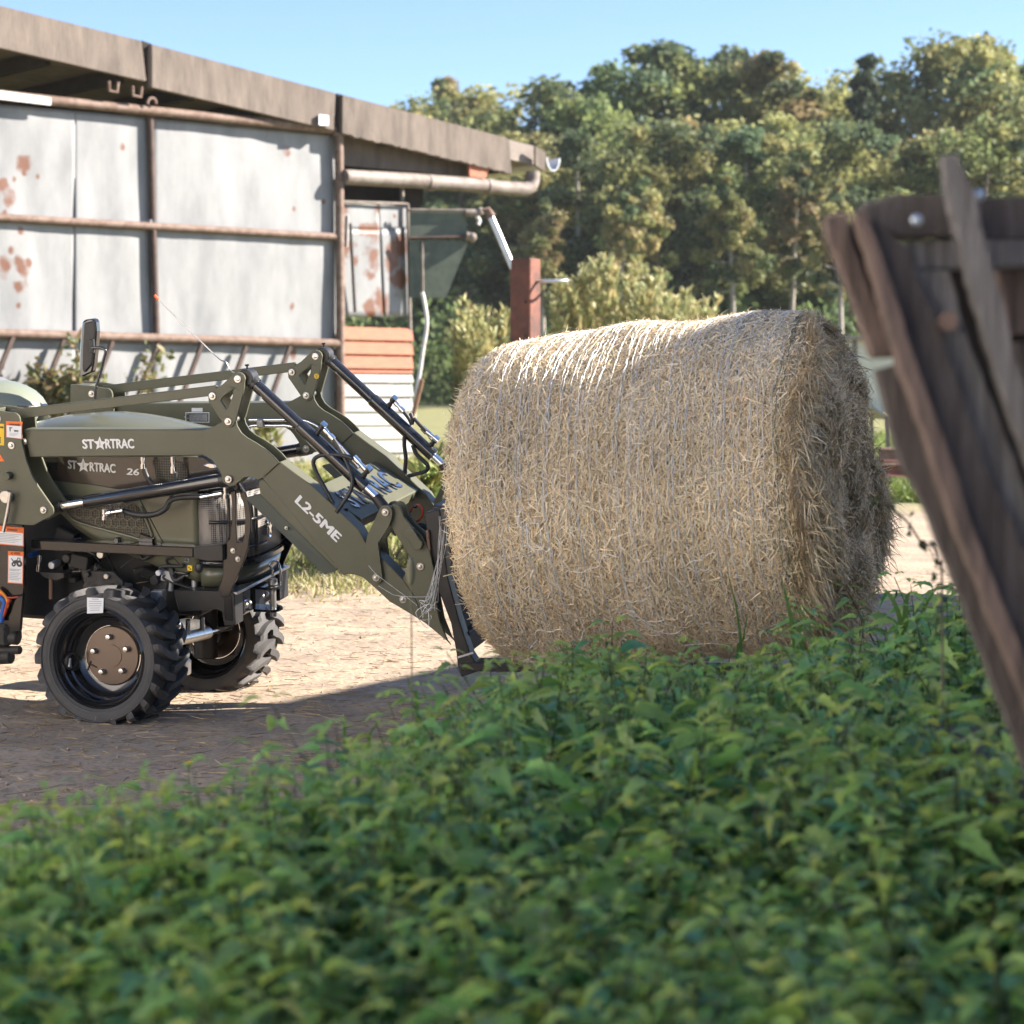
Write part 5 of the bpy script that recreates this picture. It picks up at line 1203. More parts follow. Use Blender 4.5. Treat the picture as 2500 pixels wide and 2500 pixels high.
def bale_net():
    def threads(name, xs, m, wob, rr, a0=0, a1=2 * math.pi, off=.007):
        mb = MB(); 
        for i, x in enumerate(xs):
            K = 190; al = np.linspace(a0, a1, K); w = np.cumsum(rng.normal(size=K)) * .0022; w -= np.linspace(0, w[-1], K)
            xx = x + w + wob * np.sin(al * 60 + i * 2.1) * rng.uniform(.5, 1.2); r = brad(xx, al) + off + rng.normal(size=K) * .001
            mb.tube([(xx[k], r[k] * math.cos(al[k]), r[k] * math.sin(al[k])) for k in range(K)], rr, 3, False)
        o = mb.build(name, m, bale, 60); o['kind'] = 'stuff'
    threads('net_threads', np.linspace(.05, LB - .06, 47) + rng.normal(size=47) * .004, 'net', .0018, .0013)
    threads('net_threads', np.linspace(.2, LB - .1, 24) + rng.normal(size=24) * .008, 'net', .0025, .0009)
    # zigzag cross threads
    mb = MB()
    for i in range(46):
        x0 = .05 + i * (LB - .11) / 46; x1 = x0 + (LB - .11) / 46; K = 120; al = np.linspace(1.2, 5.4, K)
        xx = np.where(np.arange(K) % 2 == 0, x0, x1) + rng.normal(size=K) * .003
        r = brad(xx, al) + .006
        mb.tube([(xx[k], r[k] * math.cos(al[k]), r[k] * math.sin(al[k])) for k in range(K)], .0007, 3, False)
    o = mb.build('net_cross_threads', 'net', bale, 60); o['kind'] = 'stuff'
    threads('green_edge_threads', np.array([LB - .07, LB - .03]), 'net_green', .003, .0012, off=.009)
    # torn, wandering strands low on the visible side
    mb = MB()
    for i in range(26):
        a = random.uniform(3.3, 4.5); x = random.uniform(.05, LB - .15); pts = []
        ph = random.uniform(0, 6.3)
        for k in range(12):
            x = min(max(x + math.cos(ph) * .022, .02), LB - .03); a += math.sin(ph) * .03; ph += random.gauss(0, .55)
            r = float(brad(np.array([x]), np.array([a]))[0]) + .009; pts.append((x, r * math.cos(a), r * math.sin(a)))
        mb.tube(crv(pts, 3), .0013, 3, False)
    o = mb.build('torn_net', 'net', bale, 60); o['kind'] = 'stuff'
bale_net()
# loose strands hanging down at the fork end
def loose_net():
    mb = MB(); I = BLM.inverted()
    for i in range(12):
        u0 = random.uniform(775, 850); pts = [(u0, random.uniform(360, 700))]
        u1, v1 = random.uniform(650, 780), random.uniform(1080, 1200)
        for t in (.3, .6, 1): pts.append((u0 + (u1 - u0) * t ** 1.8 + random.uniform(-14, 14), pts[0][1] + (v1 - pts[0][1]) * t))
        if i % 2:
            pts += [(u1 - random.uniform(10, 70), v1 + random.uniform(-30, 60)), (u1 - random.uniform(30, 140), v1 + random.uniform(0, 130)), (u1 - random.uniform(0, 90), v1 + random.uniform(60, 190)), (u1 + random.uniform(-30, 30), v1 + random.uniform(20, 120))]
        y = 8.28 + random.uniform(-.05, .03)
        mb.tube(crv([I @ at_depth(ZF(*p), y + .02 * q) for q, p in enumerate(pts)], 4), .0011, 3, False)
    for pts in ([(175, 810), (260, 900), (540, 1110), (590, 1155)], [(260, 985), (350, 1040), (400, 1065), (540, 1080), (700, 1078)], [(620, 1130), (700, 1090), (720, 1000), (745, 850)]):
        mb.tube(crv([I @ at_depth(ZF(*p), 8.3) for p in pts], 5), .0012, 3, False)
    o = mb.build('loose_net', 'net', bale, 60)
loose_net()

# ------------------------------------------------------------------ old wooden wagon side on the right
RY = 3.05
rk = empty('wagon_side', Matrix.Translation((.75, RY, 0)), 'old dark wooden wagon side with leaning posts and planks, blurred at the right', 'wagon')
RF = Frame(rk.matrix_world)
def rq(name, pts, y0, y1, m, Z=ZQ, bevel=.004):
    return MB().prism(RF.xz(mp(Z, pts), y0), y0, y1).build(name, m, rk, 0, bevel=bevel)
def down(p, q, y, zlow=-.02):   # carry a line on to the ground
    a, b_ = RF.L(ZQ(*p), y), RF.L(ZQ(*q), y); t = (zlow - a.z) / (b_.z - a.z); c = a + (b_ - a) * t; return (a.x, a.z), (c.x, c.z)
def long_bar(name, l0, l1, r0, r1, y0, y1, m, topz=None):
    a, d = down(l0, l1, y0); b_, c = down(r0, r1, y0)
    return MB().prism([a, b_, c, d], y0, y1).build(name, m, rk, 0, bevel=.0015)
def chain(name, lq, rq_, y0, y1, m):
    """a long bar between a left and a right chain of photo points, carried on to the ground"""
    def ext(c):
        c2 = []
        for i in range(len(c) - 1):
            for k in range(5):
                t = k / 5; j = 0 if (i == 0 and k == 0) else 2.6
                c2.append((c[i][0] * (1 - t) + c[i + 1][0] * t + random.uniform(-j, j), c[i][1] * (1 - t) + c[i + 1][1] * t))
        c = c2 + [c[-1]]
        P = [RF.L(p, y0) for p in c]; a, b_ = P[-9], P[-1]; t = (-.02 - b_.z) / (b_.z - a.z); q = b_ + (b_ - a) * t
        return [(p.x, p.z) for p in P] + [(q.x, q.z)]
    return MB().prism(ext(lq) + ext(rq_)[::-1], y0, y1).build(name, m, rk, 0, bevel=.0015)
q_, s_ = ZQ, ZS
strip_l = mp(q_, [(948, 405), (1062, 800), (1135, 1050), (1222, 1350), (1350, 1700), (1420, 1930)]) + mp(s_, [(1515, 400), (1635, 700), (1755, 1000), (1880, 1300)])
strip_r = mp(q_, [(1000, 400), (1150, 800), (1222, 1050), (1318, 1350), (1450, 1700), (1530, 1930)]) + mp(s_, [(1610, 400), (1730, 700), (1850, 1000), (1975, 1300)])
web_l = mp(q_, [(985, 398), (1130, 800), (1205, 1050), (1300, 1350), (1435, 1700), (1515, 1930)]) + mp(s_, [(1600, 400), (1720, 700), (1840, 1000), (1965, 1300)])
web_r = mp(q_, [(1265, 640), (1290, 760), (1430, 1080), (1560, 1450), (1720, 1930)]) + mp(s_, [(1860, 400), (1985, 700)])
chain('channel_web', web_l, web_r, -.02, .005, 'old_wood')
chain('channel_flange', strip_l, strip_r, -.05, .004, 'old_wood_brown')
chain('grey_plank', mp(q_, [(1262, 745), (1400, 1050), (1540, 1450), (1700, 1930), (1870, 2350)]), mp(q_, [(1492, 750), (1600, 1150), (1740, 1500), (1900, 1930), (2060, 2350)]), .012, .035, 'old_wood_grey')
rq('edge_plank', [(770, 420), (905, 405), (905, 520), (1010, 800), (1190, 1262), (1040, 1268), (915, 900), (775, 540)], .02, .06, 'old_wood_brown')
rq('gap_shade_sheet', [(880, 470), (985, 470), (1235, 1262), (1085, 1262)], .065, .09, 'dark_wood')  # dark sheet in place of the shade in the gap between planks
chain('edge_plank', mp(q_, [(1068, 1335), (1150, 1670), (1232, 1925)]) + mp(s_, [(1350, 330), (1500, 700), (1640, 1070), (1765, 1400), (1900, 1750)]), mp(q_, [(1200, 1300), (1330, 1700), (1420, 1930)]) + mp(s_, [(1515, 400), (1635, 700), (1755, 1000), (1880, 1300), (2060, 1750)]), .02, .06, 'old_wood')
rq('top_beam', [(968, 365), (1180, 298), (1500, 298), (1560, 545), (1215, 560), (990, 440)], .04, .10, 'old_wood')
rq('top_beam', [(1500, 330), (2500, 285), (2500, 560), (1560, 560)], .10, .16, 'old_wood')
rq('cross_plank', [(1230, 582), (1580, 570), (2500, 560), (2500, 715), (1250, 752)], .06, .09, 'old_wood_grey')
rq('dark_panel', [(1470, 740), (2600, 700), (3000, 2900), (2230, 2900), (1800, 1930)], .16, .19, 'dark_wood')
rq('back_plank', [(1760, 740), (2600, 730), (2600, 1120), (1850, 1130)], .13, .155, 'old_wood_brown')
rq('back_plank', [(1880, 1170), (2600, 1160), (2600, 1640), (2030, 1650)], .13, .155, 'old_wood')
# the long leaning slat with a pointed top
chain('leaning_slat', mp(q_, [(1452, 75), (1490, 330), (1560, 640), (1640, 930), (1720, 1200), (1850, 1600), (1935, 1830)]), mp(q_, [(1535, 62), (1640, 280), (1700, 560), (1800, 900), (1870, 1200), (1990, 1580), (2070, 1810)]), -.045, -.012, 'old_wood_grey')
for (u, v, m) in ((1300, 452, 'pale_bolt'), (1668, 305, 'pale_bolt')):
    p = RF.L(ZQ(u, v), -.02); MB().ball((p.x, -.02, p.z), .0085, 6, (1, .35, 1)).build('bolt', m, rk, 60)
p = RF.L(ZQ(1455, 1055), 0); mb = MB(); mb.tube([(p.x, .012, p.z), (p.x, -.03, p.z)], .009, 8); mb.tube([(p.x, -.025, p.z), (p.x, -.04, p.z)], .0145, 6); mb.build('rusty_bolt', 'rust_pipe', rk, 0)
# wagon bed and axle behind, outside the picture
MB().box((.85, .9, .55), (1.4, 1.6, .08)).build('bed', 'old_wood', rk, 0)
for yy in (.4, 1.5): MB().box((1.0, yy, .26), (.12, .12, .56)).build('prop', 'old_wood', rk, 0)
# ------------------------------------------------------------------ trees
def leaf_cloud(cent, rad, per, size, cols, squash=.8, updark=.0):
    """leaf sized quads spread through clumps: cent (n,3), rad (n,) -> V, F, tint"""
    n = len(cent); N = n * per
    u = rng.normal(size=(N, 3)) * .55; u = u * np.minimum(1, 1.15 / np.maximum(np.linalg.norm(u, axis=1, keepdims=True), 1e-6))
    c = np.repeat(cent, per, 0); r = np.repeat(rad, per)[:, None]
    P = c + u * r * np.array([1, 1, squash])
    a = unit(rng.normal(size=(N, 3))); b = unit(np.cross(a, rng.normal(size=(N, 3))))
    s = (size * rng.uniform(.55, 1.3, N))[:, None]
    V = np.stack([P - a * s, P + b * s * .55, P + a * s, P - b * s * .55], 1).reshape(-1, 3)
    F = np.arange(N * 4).reshape(N, 4)
    cols = np.array(cols)
    t = np.repeat(cols[rng.integers(0, len(cols), n)], per, 0) * rng.uniform(.7, 1.3, (N, 1))
    return V, F, np.repeat(t, 4, 0)

GREEN = [(.20, .235, .095), (.27, .29, .11), (.13, .175, .09), (.32, .32, .13)]
GOLD = [(.33, .31, .13), (.36, .33, .14), (.27, .27, .11), (.38, .31, .15)]
def tree_variant(H, Rw, cols, per=75, ncl=70, base=.22, size=.17, conical=0.0):
    """a tree of height H and crown radius Rw: (trunk MB, crown arrays)"""
    mb = MB(); lean = [random.uniform(-.05, .05) for _ in range(2)]
    tp = [Vector((lean[0] * H * t * t + .15 * math.sin(5 * t + H), lean[1] * H * t * t, H * .93 * t)) for t in np.linspace(0, 1, 9)]
    tr = H * .013 + .03
    mb.tube(tp, [tr * (1.25 - 1.1 * t) for t in np.linspace(0, 1, 9)], 7)
    cent = []; rad = []
    nl = 17
    for i in range(nl):
        t = base + (.95 - base) * (i + random.random()) / nl
        k = min(int(t * 8), 7); p = tp[k].lerp(tp[k + 1], t * 8 - k)
        a = i * 2.4 + random.uniform(-.5, .5)
        w = Rw * (math.sin(math.pi * min(1, (t - base * .6) / (1.06 - base * .6)) ** .8) ** .6) * random.uniform(.6, 1.1)
        if conical: w = Rw * (1.05 - t) * 1.3 * random.uniform(.7, 1.1)
        e = p + Vector((math.cos(a) * w, math.sin(a) * w, w * random.uniform(.1, .55)))
        m = p.lerp(e, .5) + Vector((0, 0, -.06 * w))
        mb.tube([p, m, e], [tr * .42 * (1.2 - t), tr * .28 * (1.2 - t), tr * .1], 5, False)
        for q in range(max(2, ncl // nl)):
            f = random.uniform(.35, 1.08)
            c = p.lerp(e, f) + Vector((random.gauss(0, .22), random.gauss(0, .22), random.gauss(0, .2))) * Rw * .5
            cent.append(c); rad.append(Rw * random.uniform(.10, .30))
    for _ in range(7):
        cent.append(tp[-1] + Vector((random.gauss(0, .3), random.gauss(0, .3), random.uniform(-.06, .05) * H))); rad.append(Rw * random.uniform(.12, .26))
    return mb, leaf_cloud(np.array([tuple(c) for c in cent]), np.array(rad), per, size, cols)
VAR = []
for i, (H, Rw, cols, ncl, base, con) in enumerate(((15, 3.6, GREEN, 85, .2, 0), (15, 3.0, GREEN, 80, .25, 0), (15, 3.4, GOLD, 75, .3, 0), (15, 2.6, GREEN + GOLD, 75, .38, 0), (15, 4.0, GREEN + GOLD[:2], 95, .15, 0), (15, 1.9, [(.06, .085, .05), (.08, .1, .055)], 60, .15, 1), (15, 2.3, GREEN + GOLD, 60, .5, 0))):
    mb, (V, F, T) = tree_variant(H, Rw, cols, 150, ncl, base, conical=con)
    tk = mb.build('trunk', 'bark' if i not in (1, 3, 6) else 'pale_bark', None, 60); cr = npmesh('crown', V, F, 'leaf', tint=T)
    VAR.append((tk.data, cr.data)); bpy.data.objects.remove(tk); bpy.data.objects.remove(cr)
def tree(px, py, Y, v, wscale, label, group='trees of the wood behind the field', name='tree'):
    t = at_depth((px, py), Y); z0 = gz(Y) - .1; H = t.z - z0; s = H / 15.0
    r = empty(name, Matrix.Translation((t.x, Y, z0)) @ Matrix.Rotation(random.uniform(0, 6.28), 4, 'Z') @ Matrix.Diagonal((s * wscale * 1.32, s * wscale * 1.32, s, 1)), label, 'tree', group)
    for nm, me in zip(('trunk', 'crown'), VAR[v]):
        o = bpy.data.objects.new(nm, me); COL.objects.link(o); o.parent = r
    return r
SKY = [(700, 360, 112, 4, 1.0, 'tree of the wood mostly hidden behind the barn verge'), (985, 292, 104, 4, 1.0, 'low amber tree topping out just above the roof end'), (1062, 243, 100, 4, 1.0, 'amber olive tree leftmost on the skyline beside the roof'), (1145, 172, 108, 3, .75, 'thin airy brownish treetop poking above the skyline left of the wood'),
       (1205, 215, 98, 2, 1.0, 'golden tree right of the thin airy treetop'), (1318, 210, 96, 0, 1.1, 'dark topped round tree before the skyline steps up'), (1440, 165, 92, 0, .8, 'dark leaved tree at the left shoulder of the high skyline'), (1535, 112, 95, 0, 1.0, 'broad olive tree where the high skyline begins'),
       (1672, 92, 93, 1, .95, 'tall twin peaked tree at the highest skyline point on the left'), (1772, 98, 98, 1, .8, 'narrow tall tree right of the twin peaked tree'), (1850, 118, 94, 3, 1.0, 'tall tree at the edge of the notch in the skyline'), (1955, 175, 103, 2, .85, 'orange brown tree in the notch of the skyline'),
       (2050, 205, 106, 2, .8, 'low amber tree at the bottom of the skyline notch'), (2125, 132, 90, 5, .75, 'thin dark spiky tree right of the skyline notch'), (2235, 104, 96, 4, .9, 'tall olive tree left of the raised slat'), (2325, 98, 99, 2, .9, 'tall amber crowned tree behind the raised slat'), (2415, 122, 95, 4, .9, 'olive amber tree right of the raised slat'), (2515, 128, 97, 1, 1.0, 'tree at the far right end of the skyline')]
for a in SKY: tree(*a)
FILL = [(1075, 400, 86, 1), (1150, 360, 84, 0), (1270, 340, 85, 2), (1345, 300, 88, 3), (1430, 330, 82, 1), (1520, 290, 84, 4), (1610, 300, 80, 0), (1700, 270, 85, 3), (1790, 310, 81, 1), (1880, 290, 86, 2), (1960, 330, 83, 4), (2040, 310, 80, 0), (2130, 320, 86, 1), (2210, 300, 82, 3), (2300, 330, 84, 2), (2400, 300, 80, 4), (2490, 310, 85, 0)]
for (x, y, Y, v) in FILL:
    tree(x, y + random.uniform(-15, 15), Y, v, .95, 'mid height olive green tree inside the wood below the skyline', 'mid height trees inside the wood')
SLIM = [(1505, 470, 68, 'slender tree with a bare pale trunk at the wood edge above the willow'), (1560, 430, 71, 'second slender pale trunked tree just right of the first above the willow'), (1795, 420, 69, 'slender pale trunked tree above the middle of the bale top'), (1925, 400, 72, 'slender tree with a bare trunk above the high end of the bale'), (2055, 440, 68, 'slender pale trunked tree left of the wagon side'), (1330, 480, 70, 'slender tree with a pale trunk just left of the red post')]
for (x, y, Y, lb) in SLIM: tree(x, y, Y, 6, .75, lb, 'slender trees along the wood edge')
# the dark inside of the wood reads as one mass
n = 520
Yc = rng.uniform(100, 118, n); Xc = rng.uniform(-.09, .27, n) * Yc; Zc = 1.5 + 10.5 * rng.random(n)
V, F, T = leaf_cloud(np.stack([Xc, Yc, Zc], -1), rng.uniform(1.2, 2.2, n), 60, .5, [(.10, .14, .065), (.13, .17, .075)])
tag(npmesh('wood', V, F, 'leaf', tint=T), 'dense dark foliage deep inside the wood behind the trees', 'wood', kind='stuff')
n = 300
Yc = rng.uniform(72, 80, n); Xc = rng.uniform(-.085, .25, n) * Yc; Zc = np.interp(Yc, GY, GZ) + rng.random(n) ** 1.8 * 3.0
V, F, T = leaf_cloud(np.stack([Xc, Yc, Zc], -1), rng.uniform(.5, 1.1, n), 70, .16, [(.11, .15, .06), (.15, .19, .07), (.2, .2, .08)])
tag(npmesh('undergrowth', V, F, 'leaf', tint=T), 'tangled shrubs along the foot of the wood', 'undergrowth', kind='stuff')

def willow(name, pxs, Y, hmin, label, n=60, cols=((.48, .49, .24), (.56, .53, .27), (.36, .39, .18), (.58, .48, .24))):
    """a shrub of upright shoots set with narrow leaves; pxs: top outline points"""
    cx = sum(p[0] for p in pxs) / len(pxs); c = at_depth((cx, 900), Y); z0 = gz(Y)
    r = empty(name, Matrix.Translation((c.x, Y, z0)), label, 'shrub')
    mb = MB(); Ps = []; Ds = []
    for i in range(n):
        j = random.uniform(0, len(pxs) - 1.001); k = int(j); f = j - k
        tx = pxs[k][0] * (1 - f) + pxs[k + 1][0] * f; ty = pxs[k][1] * (1 - f) + pxs[k + 1][1] * f
        yy = Y + random.uniform(-1.0, 1.0)
        tip = at_depth((tx + random.gauss(0, 8), ty + abs(random.gauss(0, 60)) - 12), yy) - Vector((c.x, Y, z0))
        b = Vector((tip.x * .55 + random.gauss(0, .12), tip.y * .4, 0))
        m = b.lerp(tip, .5) + Vector((random.gauss(0, .05), random.gauss(0, .05), .05))
        pts = crv([b, m, tip], 6)
        mb.tube(pts, [.012 * (1 - .85 * q / (len(pts) - 1)) for q in range(len(pts))], 4, False)
        L_ = (tip - b).length
        for q in range(int(L_ * 34)):
            t = random.random() ** .7; s = t * (len(pts) - 1); w = int(min(s, len(pts) - 2)); p = pts[w].lerp(pts[w + 1], s - w)
            Ps.append(tuple(p)); d = (tip - b).normalized(); a = random.uniform(0, 6.28)
            Ds.append((d.x * .9 + math.cos(a) * .75, d.y * .9 + math.sin(a) * .75, d.z * .75 + .2))
    mb.build('stems', 'bark', r, 60)
    P = np.array(Ps); D = np.array(Ds); N = len(P)
    V, F, ow = ribbons(P, D, rng.uniform(.09, .19, N), rng.uniform(.035, .058, N), bend=.2)
    cc = np.array(cols); t = cc[rng.integers(0, len(cc), N)] * rng.uniform(.75, 1.2, (N, 1))
    npmesh('foliage', V, F, 'grass', r, tint=t[ow]); return r
willow('willow_shrub', mp(ZW, [(1040, 560), (1060, 535), (1090, 530), (1120, 505), (1145, 490), (1170, 505), (1200, 500), (1230, 510), (1260, 540), (1300, 560), (1330, 575), (1362, 560)]), 34, 1, 'pale sunlit willow shrub behind the bale right of the red post', 120)
willow('willow_shrub', mp(ZW, [(862, 620), (872, 570), (885, 585), (905, 590), (925, 575), (945, 585), (965, 600)]), 33, 1, 'small pale willow shrub left of the red post', 60)
willow('tall_weed', mp(ZB, [(1440, 1010), (1480, 960), (1520, 930), (1560, 900), (1590, 960)]), 15.5, 1, 'yellow green weeds standing between loader box and bale', 26, ((.2, .24, .06), (.28, .27, .08), (.14, .2, .05)))
willow('low_weed', mp(ZB, [(330, 690), (370, 670), (410, 680), (430, 690)]), 24, 1, 'low green weed seen over the knee of the loader arm', 10, ((.2, .24, .06), (.28, .24, .08)))
willow('low_weed', mp(ZB, [(690, 1030), (725, 1000), (760, 1040)]), 24, 1, 'low green weed seen beside the black hose', 8, ((.2, .24, .06), (.28, .24, .08)))

def climber(name, Z, stems, Y, label, dens=30):
    """straggling weeds growing up in front of the barn sheets"""
    c = at_depth(Z(*stems[0][0]), Y); r = empty(name, Matrix.Translation((c.x, Y, gz(Y))), label, 'weed')
    o = Vector((c.x, Y, gz(Y))); mb = MB(); Ps = []; Ds = []
    for st in stems:
        pts = crv([at_depth(Z(u, v), Y + random.uniform(-.15, .15)) - o for u, v in st], 6)
        pts = [Vector((pts[0].x, pts[0].y, 0))] + pts
        mb.tube(pts, .012, 4, False)
        for k in range(1, len(pts)):
            for q in range(dens // 6 + 1):
                p = pts[k] + Vector([random.gauss(0, .09) for _ in range(3)]); Ps.append(tuple(p)); Ds.append([random.gauss(0, 1) for _ in range(3)])
    mb.build('stems', 'bark', r, 60)
    N = len(Ps); V, F, ow = ribbons(np.array(Ps), np.array(Ds), rng.uniform(.06, .14, N), rng.uniform(.04, .07, N), bend=.2)
    cc = np.array([(.16, .17, .05), (.24, .2, .08), (.11, .13, .05), (.3, .2, .1)]); t = cc[rng.integers(0, 4, N)]
    npmesh('foliage', V, F, 'grass', r, tint=t[ow])
climber('climbing_weed', ZY, [[(420, 1100), (480, 950), (520, 800)], [(560, 1130), (540, 1020), (500, 870), (470, 960)], [(640, 1150), (680, 920), (600, 830)], [(600, 1160), (660, 1130), (720, 1140)]], 26.5, 'brownish green weed climbing before the barn left of the mirror', 40)
climber('climbing_weed', ZY, [[(980, 1150), (940, 980), (870, 880)], [(1000, 1120), (1000, 950), (950, 850), (1080, 830)], [(1010, 1100), (1090, 900), (1060, 840)], [(960, 1150), (900, 1040), (880, 960)]], 26.3, 'green weed growing before the barn right below the mirror', 45)
climber('climbing_weed', ZY, [[(1640, 900), (1760, 700), (1880, 500)], [(1650, 920), (1700, 860), (1830, 840)], [(910, 700), (905, 520), (860, 380)]], 26.8, 'sparse dry weed twining along a slanted barn bar', 16)
# ------------------------------------------------------------------ nettles and other plants in the foreground
def leaf_geo(L_, Wd, droop, fold, n=5):
    """a serrated nettle leaf along +x: verts (k,3), tris"""
    ts = np.linspace(0, 1, n + 1); wd = Wd * np.sin(np.pi * np.clip(ts * .93 + .05, 0, 1)) ** .8 * (1 - ts) ** .35
    V = []; 
    for i, t in enumerate(ts):
        z = -droop * L_ * t * t + .12 * L_ * t; ser = .80
        V += [(L_ * t, 0, z), (L_ * t - .02 * L_, wd[i] * ser, z + fold * wd[i]), (L_ * t - .02 * L_, -wd[i] * ser, z + fold * wd[i])]
        if i < n:   # tooth between stations
            tm = t + .72 / n; wm = np.interp(tm, ts, wd) * 1.18; zm = -droop * L_ * tm * tm + .12 * L_ * tm
            V += [(L_ * tm, wm, zm + fold * wm), (L_ * tm, -wm, zm + fold * wm)]
    F = []
    for i in range(n):
        m, l, r, tl, tr_ = 5 * i, 5 * i + 1, 5 * i + 2, 5 * i + 3, 5 * i + 4; m2, l2, r2 = m + 5, l + 5, r + 5
        F += [(m, m2, tl), (m, tl, l), (m2, l2, tl), (m, r, tr_), (m, tr_, m2), (m2, tr_, r2)]
    return np.array(V), np.array(F)
def nettle_geo(H, seed, lo=.35):
    """one nettle: opposite pairs of leaves up a square stem, small pale leaves at the tip"""
    r = random.Random(seed); V = []; F = []; T = []; o = 0
    lx, ly = r.gauss(0, .10), r.gauss(0, .10)
    def stem(t): return np.array([lx * H * t * t, ly * H * t * t, H * t])
    k = 8; ring = []
    for i in range(k + 1):
        c = stem(i / k * .985); w = .0032 * (1 - .6 * i / k)
        for j in range(3): ring.append(c + np.array([w * math.cos(2.1 * j), w * math.sin(2.1 * j), 0]))
    SV = np.array(ring); SF = []
    for i in range(k):
        for j in range(3):
            a, b, c, d = i * 3 + j, i * 3 + (j + 1) % 3, (i + 1) * 3 + (j + 1) % 3, (i + 1) * 3 + j; SF += [(a, b, c), (a, c, d)]
    V.append(SV); F.append(np.array(SF)); T.append(np.tile((.10, .12, .05), (len(SV), 1))); o = len(SV)
    nodes = 8; yaw = r.uniform(0, 3.1)
    for i in range(nodes):
        t = lo + (1 - lo) * (i / (nodes - 1)) ** .85; f = 1 - .55 * ((i / (nodes - 1)) ** 3.5)
        yaw += math.pi / 2 + r.gauss(0, .2)
        for s in (0, 1):
            L_ = r.uniform(.060, .096) * f; g = leaf_geo(L_, L_ * r.uniform(.22, .29), r.uniform(.5, 1.3), r.uniform(.2, .6))
            pet = .028 * f; a = yaw + s * math.pi + r.gauss(0, .12); el = r.uniform(-.1, .45) + .5 * (i / nodes) ** 3
            lv = g[0].copy(); lv[:, 0] += pet
            roll = r.gauss(0, .35); cr, sr = math.cos(roll), math.sin(roll)
            y2 = lv[:, 1] * cr - lv[:, 2] * sr; z2 = lv[:, 1] * sr + lv[:, 2] * cr; lv = np.stack([lv[:, 0], y2, z2], 1)
            ce, se = math.cos(el), math.sin(el); x3 = lv[:, 0] * ce - lv[:, 2] * se; z3 = lv[:, 0] * se + lv[:, 2] * ce
            ca, sa = math.cos(a), math.sin(a)
            q = np.stack([x3 * ca - lv[:, 1] * sa, x3 * sa + lv[:, 1] * ca, z3], 1) + stem(t * .985)
            V.append(q); F.append(g[1] + o); o += len(q)
            young = max(0, (i - 3.4) / 3.6)
            dk = np.array([(.16, .39, .15), (.12, .33, .16), (.21, .45, .15)][r.randrange(3)]) * r.uniform(.8, 1.15)
            yg = np.array([(.40, .58, .13), (.48, .60, .13), (.30, .50, .13)][r.randrange(3)])
            T.append(np.tile(dk * (1 - young) + yg * young if r.random() < .8 else dk, (len(q), 1)))
    # the hanging catkins near the tip
    for i in range(5):
        a = r.uniform(0, 6.28); t = r.uniform(.72, .95); c = stem(t); d = np.array([math.cos(a), math.sin(a), 0]); w = .003
        side = np.array([-d[1], d[0], 0]) * w
        P = [c, c + d * .022 + (0, 0, .004), c + d * .042 - (0, 0, .018)]
        q = np.array([P[0] - side, P[0] + side, P[1] - side, P[1] + side, P[2]]); V.append(q); F.append(np.array([(0, 1, 3), (0, 3, 2), (2, 3, 4)]) + o); o += 5
        T.append(np.tile((.2, .24, .08), (5, 1)))
    return np.concatenate(V), np.concatenate(F), np.concatenate(T)
NV = [nettle_geo(1.0 * h, i, .42) for i, h in enumerate((.50, .56, .48, .60, .53, .58, .51, .55, .62, .47))]
EDX = np.array([-200, 0, 350, 621, 932, 1050, 1130, 1488, 1800, 2050, 2250, 2400, 2700.]); EDY = np.array([4.3, 4.3, 4.3, 4.5, 5.0, 5.5, 6.1, 6.75, 6.6, 7.0, 7.5, 7.6, 7.6])
TPX = [-200, 0, 200, 350, 480, 621, 800, 932, 1000, 1100, 1200, 1350, 1488, 1700, 1900, 2050, 2200, 2320, 2400, 2700]
TPY = [1990, 1985, 1975, 1935, 1905, 1885, 1830, 1790, 1735, 1660, 1615, 1595, 1585, 1605, 1595, 1530, 1440, 1405, 1390, 1380]
def far_edge(x, y):
    px = 1250 + FPX * x / y; return np.interp(px, EDX, EDY)
def place(var, x, y, yaw, s, tilt, z=None):
    V, F, T = var; c, sn = math.cos(yaw), math.sin(yaw)
    q = np.stack([V[:, 0] * c - V[:, 1] * sn, V[:, 0] * sn + V[:, 1] * c, V[:, 2]], 1) * s
    q[:, 0] += q[:, 2] * tilt[0]; q[:, 1] += q[:, 2] * tilt[1]
    return q + np.array([x, y, gz(y) if z is None else z])
